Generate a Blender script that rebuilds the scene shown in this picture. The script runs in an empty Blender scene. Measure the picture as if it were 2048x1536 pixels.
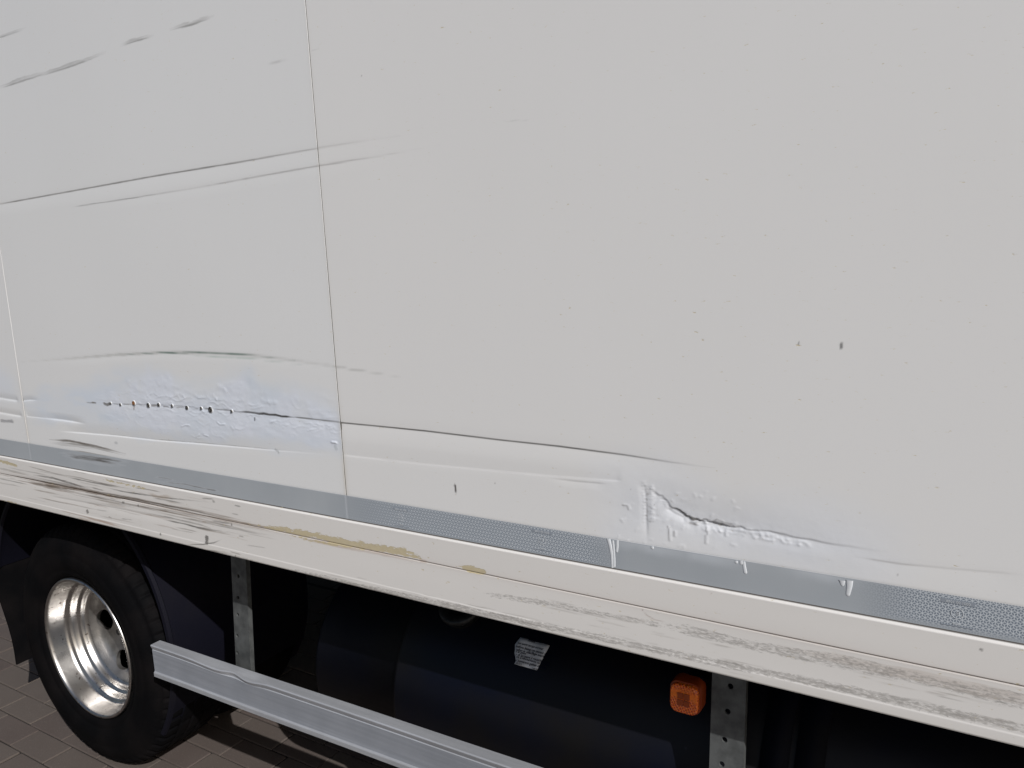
import bpy, bmesh, math, random
import numpy as np
from mathutils import Vector, Matrix
random.seed(7); rng = np.random.default_rng(7)

# ------------------------------------------------------------------ camera, sky, sun, exposure
scene = bpy.context.scene
CAM_H, CAM_D, F_PX = 1.54, 1.16, 1620.0
YAW, PITCH, ROLL = (math.radians(a) for a in (32.314, 9.545, -2.673))
fw = Vector((-math.sin(YAW)*math.cos(PITCH), math.cos(YAW)*math.cos(PITCH), -math.sin(PITCH)))
r0 = Vector((math.cos(YAW), math.sin(YAW), 0)); u0 = r0.cross(fw)
rt = math.cos(ROLL)*r0 + math.sin(ROLL)*u0
up = -math.sin(ROLL)*r0 + math.cos(ROLL)*u0
cd = bpy.data.cameras.new('camera'); cam = bpy.data.objects.new('camera', cd)
scene.collection.objects.link(cam); scene.camera = cam
cd.sensor_width = 36; cd.sensor_fit = 'HORIZONTAL'; cd.lens = F_PX/2048*36
cd.clip_start = 0.02; cd.clip_end = 400
M = Matrix((rt, up, -fw)).transposed().to_4x4(); M.translation = (0, -CAM_D, CAM_H)
cam.matrix_world = M

SUN = Vector((1.75, -1.0, 1.46)).normalized()
w = bpy.data.worlds.new('World'); scene.world = w; w.use_nodes = True
nt = w.node_tree; bg = nt.nodes['Background']
sky = nt.nodes.new('ShaderNodeTexSky'); sky.sky_type = 'NISHITA'; sky.sun_disc = False
sky.sun_elevation = math.asin(SUN.z); sky.sun_rotation = math.atan2(SUN.x, SUN.y)
sky.air_density = 1.0; sky.dust_density = 2.5; sky.ozone_density = 1.0
nt.links.new(sky.outputs[0], bg.inputs[0]); bg.inputs[1].default_value = 0.06
sd = bpy.data.lights.new('sun', 'SUN'); sd.energy = 3.9; sd.angle = math.radians(0.5); sd.color = (1, .985, .965)
so = bpy.data.objects.new('sun', sd); scene.collection.objects.link(so)
so.rotation_euler = SUN.to_track_quat('Z', 'Y').to_euler(); so.location = (6, -5, 8)
vs = scene.view_settings; vs.view_transform = 'Standard'; vs.look = 'None'; vs.exposure = -0.07; vs.gamma = 1
vs.use_curve_mapping = False

# ------------------------------------------------------------------ helpers
RT, UPV, FW = (np.array(v) for v in (rt, up, fw))
def W(px, py, y=0.0):
    """point of the truck's side (plane at depth y) that a measured photo position belongs to"""
    d = RT*((px-1024)/F_PX) - UPV*((py-768)/F_PX) + FW
    p = d/d[1]*(CAM_D+y)
    return np.array([p[0], y, p[2]+CAM_H])
def WX(px, py, y=0.0):
    p = W(px, py, y); return (p[0], p[2])

def link(o, parent=None):
    scene.collection.objects.link(o)
    if parent is not None:
        o.parent = parent
        m = Matrix.Translation(-parent.location) if parent.type == 'EMPTY' else Matrix.Identity(4)   # parts are modelled in place
        o.matrix_parent_inverse = m
    return o
def mesh_obj(name, verts, faces, mat, parent=None, smooth=False):
    me = bpy.data.meshes.new(name); me.from_pydata([tuple(v) for v in verts], [], faces); me.update()
    if smooth: me.polygons.foreach_set('use_smooth', [True]*len(me.polygons))
    o = bpy.data.objects.new(name, me); me.materials.append(mat); return link(o, parent)
def bm_obj(name, bm, mat, parent=None, smooth=False):
    me = bpy.data.meshes.new(name); bm.to_mesh(me); bm.free()
    if smooth: me.polygons.foreach_set('use_smooth', [True]*len(me.polygons))
    o = bpy.data.objects.new(name, me); me.materials.append(mat); return link(o, parent)
def box_bm(c, s, bevel=0.0, bm=None, seg=2):
    bm = bm or bmesh.new()
    r = bmesh.ops.create_cube(bm, size=1, matrix=Matrix.Translation(c) @ Matrix.Diagonal((*s, 1)))
    if bevel:
        es = list({e for v in r['verts'] for e in v.link_edges})
        bmesh.ops.bevel(bm, geom=es, offset=bevel, segments=seg, affect='EDGES', profile=.5)
    return bm
def lathe(name, prof, centre, n, mat, parent, closed=False, mod=None, smooth=True):
    """prof: (radius, y) pairs turned about the axle (y axis)"""
    V = []; m = len(prof)
    for i in range(n):
        a = 2*math.pi*i/n
        for j, (r, y) in enumerate(prof):
            rr = r + (mod(i, j, a) if mod else 0)
            V.append((centre[0]+rr*math.cos(a), centre[1]+y, centre[2]+rr*math.sin(a)))
    Fc = []
    for i in range(n):
        k = (i+1) % n
        for j in range(m if closed else m-1):
            l = (j+1) % m
            Fc.append((i*m+j, k*m+j, k*m+l, i*m+l))
    return mesh_obj(name, V, Fc, mat, parent, smooth)

# numpy value noise
def vnoise(x, z, seed):
    xi = np.floor(x).astype(np.int64); zi = np.floor(z).astype(np.int64)
    fx = x-xi; fz = z-zi; fx = fx*fx*(3-2*fx); fz = fz*fz*(3-2*fz)
    def h(a, b):
        n = (a*374761393 + b*668265263 + seed*974634777) & 0x7fffffff
        n = ((n ^ (n >> 13))*1274126177) & 0x7fffffff
        return ((n ^ (n >> 16)) & 0xffff)/65535.0
    return (h(xi, zi)*(1-fx)+h(xi+1, zi)*fx)*(1-fz) + (h(xi, zi+1)*(1-fx)+h(xi+1, zi+1)*fx)*fz
def fbm(x, z, s1, s2, seed, o=3):
    t = 0; a = .5; n = 0
    for k in range(o):
        t = t+a*vnoise(x/s1*2**k+k*7.1, z/s2*2**k+k*3.7, seed+k); n += a; a *= .5
    return t/n
def sst(a, b, x):
    t = np.clip((x-a)/(b-a), 0, 1); return t*t*(3-2*t)

# ------------------------------------------------------------------ materials
def new_mat(name):
    m = bpy.data.materials.new(name); m.use_nodes = True
    return m, m.node_tree, m.node_tree.nodes['Principled BSDF']
def simple(name, col, rough, metal=0.0, coat=0.0, nscale=0, namt=0.0, bump=0.0, bscale=200, spec=.5, col2=None):
    m, t, p = new_mat(name)
    p.inputs['Base Color'].default_value = (*col, 1); p.inputs['Roughness'].default_value = rough
    p.inputs['Metallic'].default_value = metal; p.inputs['Coat Weight'].default_value = coat
    p.inputs['Specular IOR Level'].default_value = spec
    tc = t.nodes.new('ShaderNodeTexCoord')
    if nscale:
        n = t.nodes.new('ShaderNodeTexNoise'); n.inputs['Scale'].default_value = nscale; n.inputs['Detail'].default_value = 6
        t.links.new(tc.outputs['Object'], n.inputs['Vector'])
        r = t.nodes.new('ShaderNodeValToRGB')
        c2 = col2 or tuple(c*(1-namt) for c in col)
        r.color_ramp.elements[0].color = (*c2, 1); r.color_ramp.elements[1].color = (*col, 1)
        r.color_ramp.elements[0].position = .35; r.color_ramp.elements[1].position = .62
        t.links.new(n.outputs['Fac'], r.inputs[0]); t.links.new(r.outputs[0], p.inputs['Base Color'])
        mr = t.nodes.new('ShaderNodeMapRange'); mr.inputs[3].default_value = rough*1.25; mr.inputs[4].default_value = rough*.8
        t.links.new(n.outputs['Fac'], mr.inputs[0]); t.links.new(mr.outputs[0], p.inputs['Roughness'])
    if bump:
        n = t.nodes.new('ShaderNodeTexNoise'); n.inputs['Scale'].default_value = bscale; n.inputs['Detail'].default_value = 4
        t.links.new(tc.outputs['Object'], n.inputs['Vector'])
        b = t.nodes.new('ShaderNodeBump'); b.inputs['Strength'].default_value = bump; b.inputs['Distance'].default_value = .002
        t.links.new(n.outputs['Fac'], b.inputs['Height']); t.links.new(b.outputs[0], p.inputs['Normal'])
    return m

def N(t, kind, **kw):
    n = t.nodes.new(kind)
    for k, v in kw.items(): setattr(n, k, v)
    return n
def math_n(t, op, a, b=None, c=None):
    n = t.nodes.new('ShaderNodeMath'); n.operation = op
    for i, v in enumerate((a, b, c)):
        if v is None: continue
        if isinstance(v, (int, float)): n.inputs[i].default_value = v
        else: t.links.new(v, n.inputs[i])
    return n.outputs[0]
def mixc(t, f, a, b):
    n = t.nodes.new('ShaderNodeMix'); n.data_type = 'RGBA'
    for s, v in ((0, f), (6, a), (7, b)):
        if isinstance(v, (int, float)): n.inputs[s].default_value = v
        elif isinstance(v, tuple): n.inputs[s].default_value = (*v, 1)
        else: t.links.new(v, n.inputs[s])
    return n.outputs[2]

def worn_paint():
    m, t, p = new_mat('worn_white_paint')
    tc = N(t, 'ShaderNodeTexCoord'); ap = N(t, 'ShaderNodeAttribute', attribute_name='paint'); aw = N(t, 'ShaderNodeAttribute', attribute_name='wear')
    sep = N(t, 'ShaderNodeSeparateColor'); t.links.new(aw.outputs['Color'], sep.inputs[0])
    # broad unevenness of old paint, faint vertical dirt runs
    n1 = N(t, 'ShaderNodeTexNoise'); n1.inputs['Scale'].default_value = 2.2; n1.inputs['Detail'].default_value = 5
    t.links.new(tc.outputs['Object'], n1.inputs['Vector'])
    mp = N(t, 'ShaderNodeMapping'); mp.inputs['Scale'].default_value = (22, 1, .9); t.links.new(tc.outputs['Object'], mp.inputs[0])
    n2 = N(t, 'ShaderNodeTexNoise'); n2.inputs['Scale'].default_value = 1.0; n2.inputs['Detail'].default_value = 4; t.links.new(mp.outputs[0], n2.inputs['Vector'])
    d = math_n(t, 'MULTIPLY_ADD', n2.outputs['Fac'], .018, math_n(t, 'MULTIPLY', n1.outputs['Fac'], .07))
    d = math_n(t, 'SUBTRACT', d, .02)
    col = mixc(t, d, ap.outputs['Color'], (.42, .40, .36))
    # small flecks of tar and grit
    vo = N(t, 'ShaderNodeTexVoronoi'); vo.inputs['Scale'].default_value = 16; t.links.new(tc.outputs['Object'], vo.inputs['Vector'])
    vr = N(t, 'ShaderNodeSeparateColor'); t.links.new(vo.outputs['Color'], vr.inputs[0])
    sz = math_n(t, 'MULTIPLY', math_n(t, 'POWER', vr.outputs[0], 14), .009)
    fl = math_n(t, 'LESS_THAN', vo.outputs['Distance'], sz)
    col = mixc(t, math_n(t, 'MULTIPLY', fl, .12), col, (.12, .11, .10))
    # brushed-through scuffs: speckle that only shows where the wear mask is set
    ms = N(t, 'ShaderNodeMapping'); ms.inputs['Scale'].default_value = (120, 60, 400); ms.inputs['Rotation'].default_value = (0, math.radians(-4), 0); t.links.new(tc.outputs['Object'], ms.inputs[0])
    ns = N(t, 'ShaderNodeTexNoise'); ns.inputs['Scale'].default_value = 1.0; ns.inputs['Detail'].default_value = 5; ns.inputs['Roughness'].default_value = .65; ns.inputs['Distortion'].default_value = .6
    t.links.new(ms.outputs[0], ns.inputs['Vector'])
    sp = math_n(t, 'ADD', ns.outputs['Fac'], math_n(t, 'MULTIPLY', sep.outputs[0], .42))
    rs = N(t, 'ShaderNodeMapRange'); rs.inputs[1].default_value = .70; rs.inputs[2].default_value = .90; t.links.new(sp, rs.inputs[0])
    sm = math_n(t, 'MULTIPLY', rs.outputs[0], math_n(t, 'GREATER_THAN', sep.outputs[0], .02))
    col = mixc(t, math_n(t, 'MULTIPLY', sm, .60), col, (.24, .225, .21))
    # old ochre primer where the white has flaked off
    mg = N(t, 'ShaderNodeMapping'); mg.inputs['Scale'].default_value = (.45, 1, 1.3); t.links.new(tc.outputs['Object'], mg.inputs[0])
    ng = N(t, 'ShaderNodeTexNoise'); ng.inputs['Scale'].default_value = 150; ng.inputs['Detail'].default_value = 7; ng.inputs['Roughness'].default_value = .65; t.links.new(mg.outputs[0], ng.inputs['Vector'])
    gg = math_n(t, 'ADD', math_n(t, 'MULTIPLY', math_n(t, 'SUBTRACT', ng.outputs['Fac'], .5), 2.4), sep.outputs[1])
    gr = N(t, 'ShaderNodeMapRange'); gr.inputs[1].default_value = .36; gr.inputs[2].default_value = .50; t.links.new(gg, gr.inputs[0])
    och = mixc(t, ng.outputs['Fac'], (.40, .32, .17), (.64, .56, .36))
    col = mixc(t, math_n(t, 'MULTIPLY', gr.outputs[0], .85), col, och)
    t.links.new(col, p.inputs['Base Color'])
    ro = math_n(t, 'MULTIPLY_ADD', sep.outputs[2], -.12, .42)
    ro = math_n(t, 'MULTIPLY_ADD', sm, .25, ro); t.links.new(ro, p.inputs['Roughness'])
    p.inputs['Coat Weight'].default_value = .25; p.inputs['Coat Roughness'].default_value = .14
    # orange peel, thicker over the brushed repair paint
    nb = N(t, 'ShaderNodeTexNoise'); nb.inputs['Scale'].default_value = 130; nb.inputs['Detail'].default_value = 3; t.links.new(tc.outputs['Object'], nb.inputs['Vector'])
    hb = math_n(t, 'SUBTRACT', math_n(t, 'MULTIPLY', nb.outputs['Fac'], math_n(t, 'MULTIPLY_ADD', sep.outputs[2], .5, .07)), math_n(t, 'MULTIPLY', gr.outputs[0], .5))
    b = N(t, 'ShaderNodeBump'); b.inputs['Strength'].default_value = .35; b.inputs['Distance'].default_value = .0012
    t.links.new(hb, b.inputs['Height']); t.links.new(b.outputs[0], p.inputs['Normal'])
    return m

def tape_mat():
    m, t, p = new_mat('reflective_tape_film')
    tc = N(t, 'ShaderNodeTexCoord'); ap = N(t, 'ShaderNodeAttribute', attribute_name='paint'); aw = N(t, 'ShaderNodeAttribute', attribute_name='wear')
    sepw = N(t, 'ShaderNodeSeparateColor'); t.links.new(aw.outputs['Color'], sepw.inputs[0])
    sx = N(t, 'ShaderNodeSeparateXYZ'); t.links.new(tc.outputs['Object'], sx.inputs[0])
    S = 1/.0068
    X = math_n(t, 'MULTIPLY', sx.outputs[0], S); Z = math_n(t, 'MULTIPLY', sx.outputs[2], S)
    q3 = math.sqrt(3)
    def cell(ox, oz):
        a = math_n(t, 'SUBTRACT', math_n(t, 'FLOORED_MODULO', math_n(t, 'ADD', X, ox), 1.0), .5)
        b = math_n(t, 'SUBTRACT', math_n(t, 'FLOORED_MODULO', math_n(t, 'ADD', Z, oz), q3), q3/2)
        l = math_n(t, 'ADD', math_n(t, 'MULTIPLY', a, a), math_n(t, 'MULTIPLY', b, b)); return a, b, l
    a1, b1, l1 = cell(40, 40); a2, b2, l2 = cell(40.5, 40+q3/2)
    use1 = math_n(t, 'LESS_THAN', l1, l2)
    def pick(u, v):
        n = N(t, 'ShaderNodeMix'); t.links.new(use1, n.inputs[0]); t.links.new(v, n.inputs[2]); t.links.new(u, n.inputs[3]); return n.outputs[0]
    gx, gz, ll = pick(a1, a2), pick(b1, b2), pick(l1, l2)
    ax, az = math_n(t, 'ABSOLUTE', gx), math_n(t, 'ABSOLUTE', gz)
    he = math_n(t, 'MAXIMUM', ax, math_n(t, 'MULTIPLY_ADD', ax, .5, math_n(t, 'MULTIPLY', az, q3/2)))
    ed = math_n(t, 'SUBTRACT', .5, he)
    ang = math_n(t, 'ARCTAN2', gz, gx)
    an = math_n(t, 'SUBTRACT', math_n(t, 'FLOORED_MODULO', math_n(t, 'ADD', ang, math.pi/2+math.pi/3), 2*math.pi/3), math.pi/3)
    sd_ = math_n(t, 'MULTIPLY', math_n(t, 'SQRT', ll), math_n(t, 'ABSOLUTE', math_n(t, 'SINE', an)))
    dd = math_n(t, 'MINIMUM', ed, sd_)
    ln = N(t, 'ShaderNodeMapRange'); ln.inputs[1].default_value = .03; ln.inputs[2].default_value = .09; ln.inputs[3].default_value = 1; ln.inputs[4].default_value = 0
    t.links.new(dd, ln.inputs[0])
    show = math_n(t, 'MULTIPLY', ln.outputs[0], math_n(t, 'SUBTRACT', 1.0, math_n(t, 'MULTIPLY', sepw.outputs[1], .93)))
    cells = mixc(t, show, (.205, .238, .285), (.58, .62, .66))
    n1 = N(t, 'ShaderNodeTexNoise'); n1.inputs['Scale'].default_value = 9; n1.inputs['Detail'].default_value = 5; t.links.new(tc.outputs['Object'], n1.inputs['Vector'])
    hz = math_n(t, 'MULTIPLY', sepw.outputs[1], math_n(t, 'MULTIPLY_ADD', n1.outputs['Fac'], .5, .65)); hz = math_n(t, 'MINIMUM', hz, 1.0)
    col = mixc(t, hz, cells, (.43, .46, .49))
    col = mixc(t, sepw.outputs[0], col, ap.outputs['Color'])
    t.links.new(col, p.inputs['Base Color'])
    p.inputs['Metallic'].default_value = .05; p.inputs['Roughness'].default_value = .38
    b = N(t, 'ShaderNodeBump'); b.inputs['Strength'].default_value = .12; b.inputs['Distance'].default_value = .0004
    t.links.new(show, b.inputs['Height']); t.links.new(b.outputs[0], p.inputs['Normal'])
    return m

def alu_mat(name, base, rough, streak=(4, 60, 260), amt=.25, metal=.92):
    m, t, p = new_mat(name)
    tc = N(t, 'ShaderNodeTexCoord'); mp = N(t, 'ShaderNodeMapping'); mp.inputs['Scale'].default_value = streak; t.links.new(tc.outputs['Object'], mp.inputs[0])
    n = N(t, 'ShaderNodeTexNoise'); n.inputs['Scale'].default_value = 1; n.inputs['Detail'].default_value = 6; t.links.new(mp.outputs[0], n.inputs['Vector'])
    n2 = N(t, 'ShaderNodeTexNoise'); n2.inputs['Scale'].default_value = 11; n2.inputs['Detail'].default_value = 7; t.links.new(tc.outputs['Object'], n2.inputs['Vector'])
    f = math_n(t, 'MULTIPLY', n.outputs['Fac'], n2.outputs['Fac'])
    r = N(t, 'ShaderNodeMapRange'); r.inputs[1].default_value = .1; r.inputs[2].default_value = .4; t.links.new(f, r.inputs[0])
    col = mixc(t, r.outputs[0], tuple(c*(1-amt) for c in base), base); t.links.new(col, p.inputs['Base Color'])
    rr = N(t, 'ShaderNodeMapRange'); rr.inputs[1].default_value = .1; rr.inputs[2].default_value = .4; rr.inputs[3].default_value = rough*1.35; rr.inputs[4].default_value = rough*.85
    t.links.new(f, rr.inputs[0]); t.links.new(rr.outputs[0], p.inputs['Roughness'])
    p.inputs['Metallic'].default_value = metal
    b = N(t, 'ShaderNodeBump'); b.inputs['Strength'].default_value = .06; b.inputs['Distance'].default_value = .001
    t.links.new(n.outputs['Fac'], b.inputs['Height']); t.links.new(b.outputs[0], p.inputs['Normal'])
    return m

PAINT = worn_paint(); TAPE = tape_mat()
ALU = alu_mat('brushed_aluminium', (.53, .545, .58), .52, amt=.35, metal=.42)
def rim_mat():
    m = alu_mat('polished_aluminium', (.70, .68, .66), .27, (30, 9, 30), .5, 1.0); t = m.node_tree; p = t.nodes['Principled BSDF']
    tc = N(t, 'ShaderNodeTexCoord'); v = N(t, 'ShaderNodeTexNoise'); v.inputs['Scale'].default_value = 75; v.inputs['Detail'].default_value = 5; t.links.new(tc.outputs['Object'], v.inputs['Vector'])
    r = N(t, 'ShaderNodeMapRange'); r.inputs[1].default_value = .64; r.inputs[2].default_value = .70; t.links.new(v.outputs['Fac'], r.inputs[0])
    src = p.inputs['Base Color'].links[0].from_socket
    t.links.new(mixc(t, math_n(t, 'MULTIPLY', r.outputs[0], .8), src, (.10, .07, .05)), p.inputs['Base Color'])
    n = N(t, 'ShaderNodeTexNoise'); n.inputs['Scale'].default_value = 26; t.links.new(tc.outputs['Object'], n.inputs['Vector'])
    b = [x for x in t.nodes if x.type == 'BUMP'][0]; t.links.new(n.outputs['Fac'], b.inputs['Height']); b.inputs['Strength'].default_value = .16; b.inputs['Distance'].default_value = .002
    return m
RIM = rim_mat()
GALV = simple('galvanised_steel', (.16, .168, .168), .5, .5, nscale=38, namt=.4, bump=.2)
RUBBER = simple('tyre_rubber', (.0028, .0028, .0034), .75, nscale=9, namt=.0, spec=.06, col2=(.0065, .0055, .0058), bump=.25, bscale=160)
CHASSIS = simple('chassis_black_paint', (.0035, .0042, .009), .6, nscale=6, spec=.08, col2=(.006, .006, .007))
NAVY = simple('mudguard_plastic', (.0055, .0056, .0105), .6, nscale=5, spec=.10, col2=(.008, .0075, .011), bump=.3, bscale=300)
TANKP = simple('tank_black_paint', (.0028, .0038, .0095), .42, coat=.0, spec=.22, nscale=4, col2=(.006, .0055, .006))
DARKST = simple('dark_steel', (.05, .05, .05), .5, .6)
SCREW = simple('screw_steel', (.20, .19, .18), .45, .8, nscale=300, namt=.6)
RUST = simple('rusty_steel', (.22, .10, .035), .8, .1, nscale=260, namt=.6)
SEAL = simple('joint_sealant', (.075, .066, .052), .7, nscale=60, namt=.5, bump=.3)
WHITE = simple('thick_white_paint', (.72, .745, .78), .3, coat=.3, nscale=40, namt=.05)
PAPER = simple('sticker_paper', (.72, .74, .78), .5, nscale=70, namt=.25)
INK = simple('sticker_ink', (.008, .009, .03), .8, spec=.1)
EMBOSS = simple('tape_print', (.27, .30, .345), .45)

# ------------------------------------------------------------------ pavement
pv = bpy.data.objects.new('pavement', None)
def pave_mat(name, scale_joint):
    m, t, p = new_mat(name)
    tc = N(t, 'ShaderNodeTexCoord'); ge = N(t, 'ShaderNodeNewGeometry'); oi = N(t, 'ShaderNodeObjectInfo')
    n = N(t, 'ShaderNodeTexNoise'); n.inputs['Scale'].default_value = 7; n.inputs['Detail'].default_value = 8; t.links.new(ge.outputs['Position'], n.inputs['Vector'])
    g = N(t, 'ShaderNodeTexNoise'); g.inputs['Scale'].default_value = 260; g.inputs['Detail'].default_value = 5; t.links.new(ge.outputs['Position'], g.inputs['Vector'])
    c = mixc(t, n.outputs['Fac'], (.070, .051, .045), (.104, .083, .074))
    c = mixc(t, math_n(t, 'MULTIPLY', oi.outputs['Random'], .5), c, (.115, .098, .082))
    gr = N(t, 'ShaderNodeMapRange'); gr.inputs[1].default_value = .62; gr.inputs[2].default_value = .78; t.links.new(g.outputs['Fac'], gr.inputs[0])
    c = mixc(t, math_n(t, 'MULTIPLY', gr.outputs[0], .55), c, (.26, .23, .20))
    if scale_joint:
        b = N(t, 'ShaderNodeTexBrick'); b.inputs['Scale'].default_value = 1.0; b.inputs['Brick Width'].default_value = .2; b.inputs['Row Height'].default_value = .1; b.inputs['Mortar Size'].default_value = .004
        t.links.new(ge.outputs['Position'], b.inputs['Vector']); c = mixc(t, b.outputs['Fac'], c, (.03, .026, .022))
    t.links.new(c, p.inputs['Base Color']); p.inputs['Roughness'].default_value = .85
    bp = N(t, 'ShaderNodeBump'); bp.inputs['Strength'].default_value = .5; bp.inputs['Distance'].default_value = .002
    t.links.new(g.outputs['Fac'], bp.inputs['Height']); t.links.new(bp.outputs[0], p.inputs['Normal'])
    return m
PAVER = pave_mat('concrete_paver', False); PAVE = pave_mat('paved_ground', True)
pave = mesh_obj('pavement', [(-70, -70, -.007), (70, -70, -.007), (70, 70, -.007), (-70, 70, -.007)], [(0, 1, 2, 3)], PAVE)
pave['kind'] = 'structure'
sand = mesh_obj('joint_sand', [(-4.3, -.33, -.0055), (-1.05, -.33, -.0055), (-1.05, 1.42, -.0055), (-4.3, 1.42, -.0055)], [(0, 1, 2, 3)], simple('joint_sand', (.022, .018, .015), .95, nscale=90, namt=.5), pave)
bm = box_bm((0, 0, -.03), (.1955, .0955, .06), .0028)
pme = bpy.data.meshes.new('paver'); bm.to_mesh(pme); bm.free(); pme.materials.append(PAVER)
for k in range(17):
    y = -.305 + k*.1 + .05; ph = (.045, .174, .087, .12)[(k-3) % 4]
    for i in range(-21, -6):
        o = bpy.data.objects.new('paver', pme); link(o, pave)
        o.location = (i*.2+ph+.1+random.uniform(-.0015, .0015), y+random.uniform(-.001, .001), random.uniform(-.0022, .0008))
        o.rotation_euler = (random.uniform(-.006, .006), random.uniform(-.006, .006), random.uniform(-.009, .009))

# ------------------------------------------------------------------ truck: sheets that carry dents and wear
truck = bpy.data.objects.new('box_truck', None); truck.location = (-1.15, 1.25, 0); scene.collection.objects.link(truck)
truck['label'] = 'white box truck with scraped, dented and patched side panels above a polished rear wheel'
truck['category'] = 'truck'

BASEC = np.array([.785, .785, .785])
class Sheet:
    def __init__(s, xs, zs, y0=0.0, prof=None, base=BASEC):
        s.xs = np.asarray(xs); s.zs = np.asarray(zs)
        s.X, s.Z = np.meshgrid(s.xs, s.zs)
        s.Y = np.full(s.X.shape, y0) if prof is None else prof(s.Z)
        s.C = np.ones(s.X.shape+(3,))*base; s.Wr = np.zeros(s.X.shape+(3,))
        s.Cm = np.zeros(s.X.shape)
    def sub(s, pts, m):
        p = np.array(pts)
        a = np.searchsorted(s.xs, p[:, 0].min()-m); b = np.searchsorted(s.xs, p[:, 0].max()+m)
        c = np.searchsorted(s.zs, p[:, 1].min()-m); d = np.searchsorted(s.zs, p[:, 1].max()+m)
        if b-a < 1 or d-c < 1: return None
        sl = (slice(c, d), slice(a, b)); X = s.X[sl]; Z = s.Z[sl]
        seg = np.hypot(*(p[1:]-p[:-1]).T); L = np.concatenate([[0], np.cumsum(seg)])
        best = np.full(X.shape, 1e9); sg = np.zeros(X.shape); tt = np.zeros(X.shape)
        for k in range(len(seg)):
            dx, dz = (p[k+1]-p[k])/max(seg[k], 1e-9)
            rx, rz = X-p[k, 0], Z-p[k, 1]
            u = np.clip(rx*dx+rz*dz, 0, seg[k])
            d2 = np.hypot(rx-u*dx, rz-u*dz); cr = dx*rz-dz*rx
            mk = d2 < best
            best = np.where(mk, d2, best); sg = np.where(mk, np.where(cr >= 0, 1, -1), sg); tt = np.where(mk, (L[k]+u)/L[-1], tt)
        return sl, best, sg, tt, X, Z
    def stroke(s, pts, wd, col=(.07, .06, .05), al=.85, tin=.15, tout=.15, rag=.5, seed=None, px=True, chan=None):
        if px: pts = [WX(*q) for q in pts]
        seed = random.randint(0, 9999) if seed is None else seed
        r = s.sub(pts, wd*2+.004)
        if r is None: return
        sl, d, sg, t, X, Z = r
        tp = np.minimum(sst(-1e-6, tin+1e-6, t), sst(-1e-6, tout+1e-6, 1-t))
        Lw = float(np.hypot(*(np.array(pts[-1])-np.array(pts[0])))); ta = t*Lw; da = d*sg
        n = fbm(ta, da, .035, .004, seed)
        h = wd*.5*(.35+.65*tp)*(1-rag+2*rag*n)
        cov = np.clip((h-d)/.0014+.5, 0, 1)*np.minimum(1, h/.0007)
        cov *= al*(.25+.75*tp)*np.clip(1-rag*.9+rag*2.0*(fbm(ta, da, .045, .0022, seed+50)-.2), 0, 1)
        if chan is not None: s.Wr[sl+(chan,)] = np.maximum(s.Wr[sl+(chan,)], cov)
        else:
            s.C[sl] = s.C[sl]*(1-cov[..., None])+np.array(col)*cov[..., None]; s.Cm[sl] = np.maximum(s.Cm[sl], cov)
    def band(s, pts, wd, chan, al=1.0, tin=.1, tout=.1, edge=.5, seed=3):
        """soft-edged band for a wear channel"""
        pts = [WX(*q) for q in pts]; r = s.sub(pts, wd)
        if r is None: return
        sl, d, sg, t, X, Z = r
        tp = np.minimum(sst(-1e-6, tin+1e-6, t), sst(-1e-6, tout+1e-6, 1-t))
        h = wd*.5*(.3+.7*tp)*(.7+.6*fbm(X, Z, .08, .03, seed))
        v = al*(1-sst(h*(1-edge), h, d))*(.35+.65*tp)
        s.Wr[sl+(chan,)] = np.maximum(s.Wr[sl+(chan,)], v)
    def crease(s, pts, A, w=.0016, tail=.028, pre=.014, tin=.1, tout=.1, up=False, px=True):
        """a pressed-in line; going down the sheet drops in sharply and comes back slowly (or the reverse)"""
        if px: pts = [WX(*q) for q in pts]
        m = max(tail, pre)+w; r = s.sub(pts, m)
        if r is None: return
        sl, d, sg, t, X, Z = r
        tp = np.minimum(sst(-1e-6, tin+1e-6, t), sst(-1e-6, tout+1e-6, 1-t))
        q = d*sg*(-1 if up else 1)          # distance before the line (+) and after it (-)
        f = np.where(q > w, .22*(1-np.clip((q-w)/pre, 0, 1))**2,
            np.where(q > -w, .22+.78*sst(w, -w, q), np.clip(1-(-q-w)/tail, 0, 1)**1.6))
        e = sst(0, .02, t*1.0)*0+1
        s.Y[sl] += A*tp*f*e
    def ridge(s, pts, A, w, tin=.3, tout=.3, px=True):
        if px: pts = [WX(*q) for q in pts]
        r = s.sub(pts, w*3)
        if r is None: return
        sl, d, sg, t, X, Z = r
        tp = np.minimum(sst(-1e-6, tin+1e-6, t), sst(-1e-6, tout+1e-6, 1-t))
        s.Y[sl] -= A*tp*np.exp(-(d/w)**2)
    def poly_mask(s, pts, soft=.02, n=.02, seed=1):
        """soft polygon mask with a ragged edge"""
        p = np.array([WX(*q) for q in pts]); ins = np.zeros(s.X.shape, bool); dm = np.full(s.X.shape, 1e9)
        Xn = s.X+(fbm(s.X, s.Z, .07, .04, seed)-.5)*2*n; Zn = s.Z+(fbm(s.X, s.Z, .07, .04, seed+9)-.5)*2*n
        for k in range(len(p)):
            a, b = p[k], p[(k+1) % len(p)]
            c = ((a[1] > Zn) != (b[1] > Zn)) & (Xn < (b[0]-a[0])*(Zn-a[1])/(b[1]-a[1]+1e-12)+a[0]); ins ^= c
            e = b-a; L = e@e; u = np.clip(((Xn-a[0])*e[0]+(Zn-a[1])*e[1])/L, 0, 1)
            dm = np.minimum(dm, np.hypot(Xn-a[0]-u*e[0], Zn-a[1]-u*e[1]))
        return np.clip(np.where(ins, dm, -dm)/soft*.5+.5, 0, 1)
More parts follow.
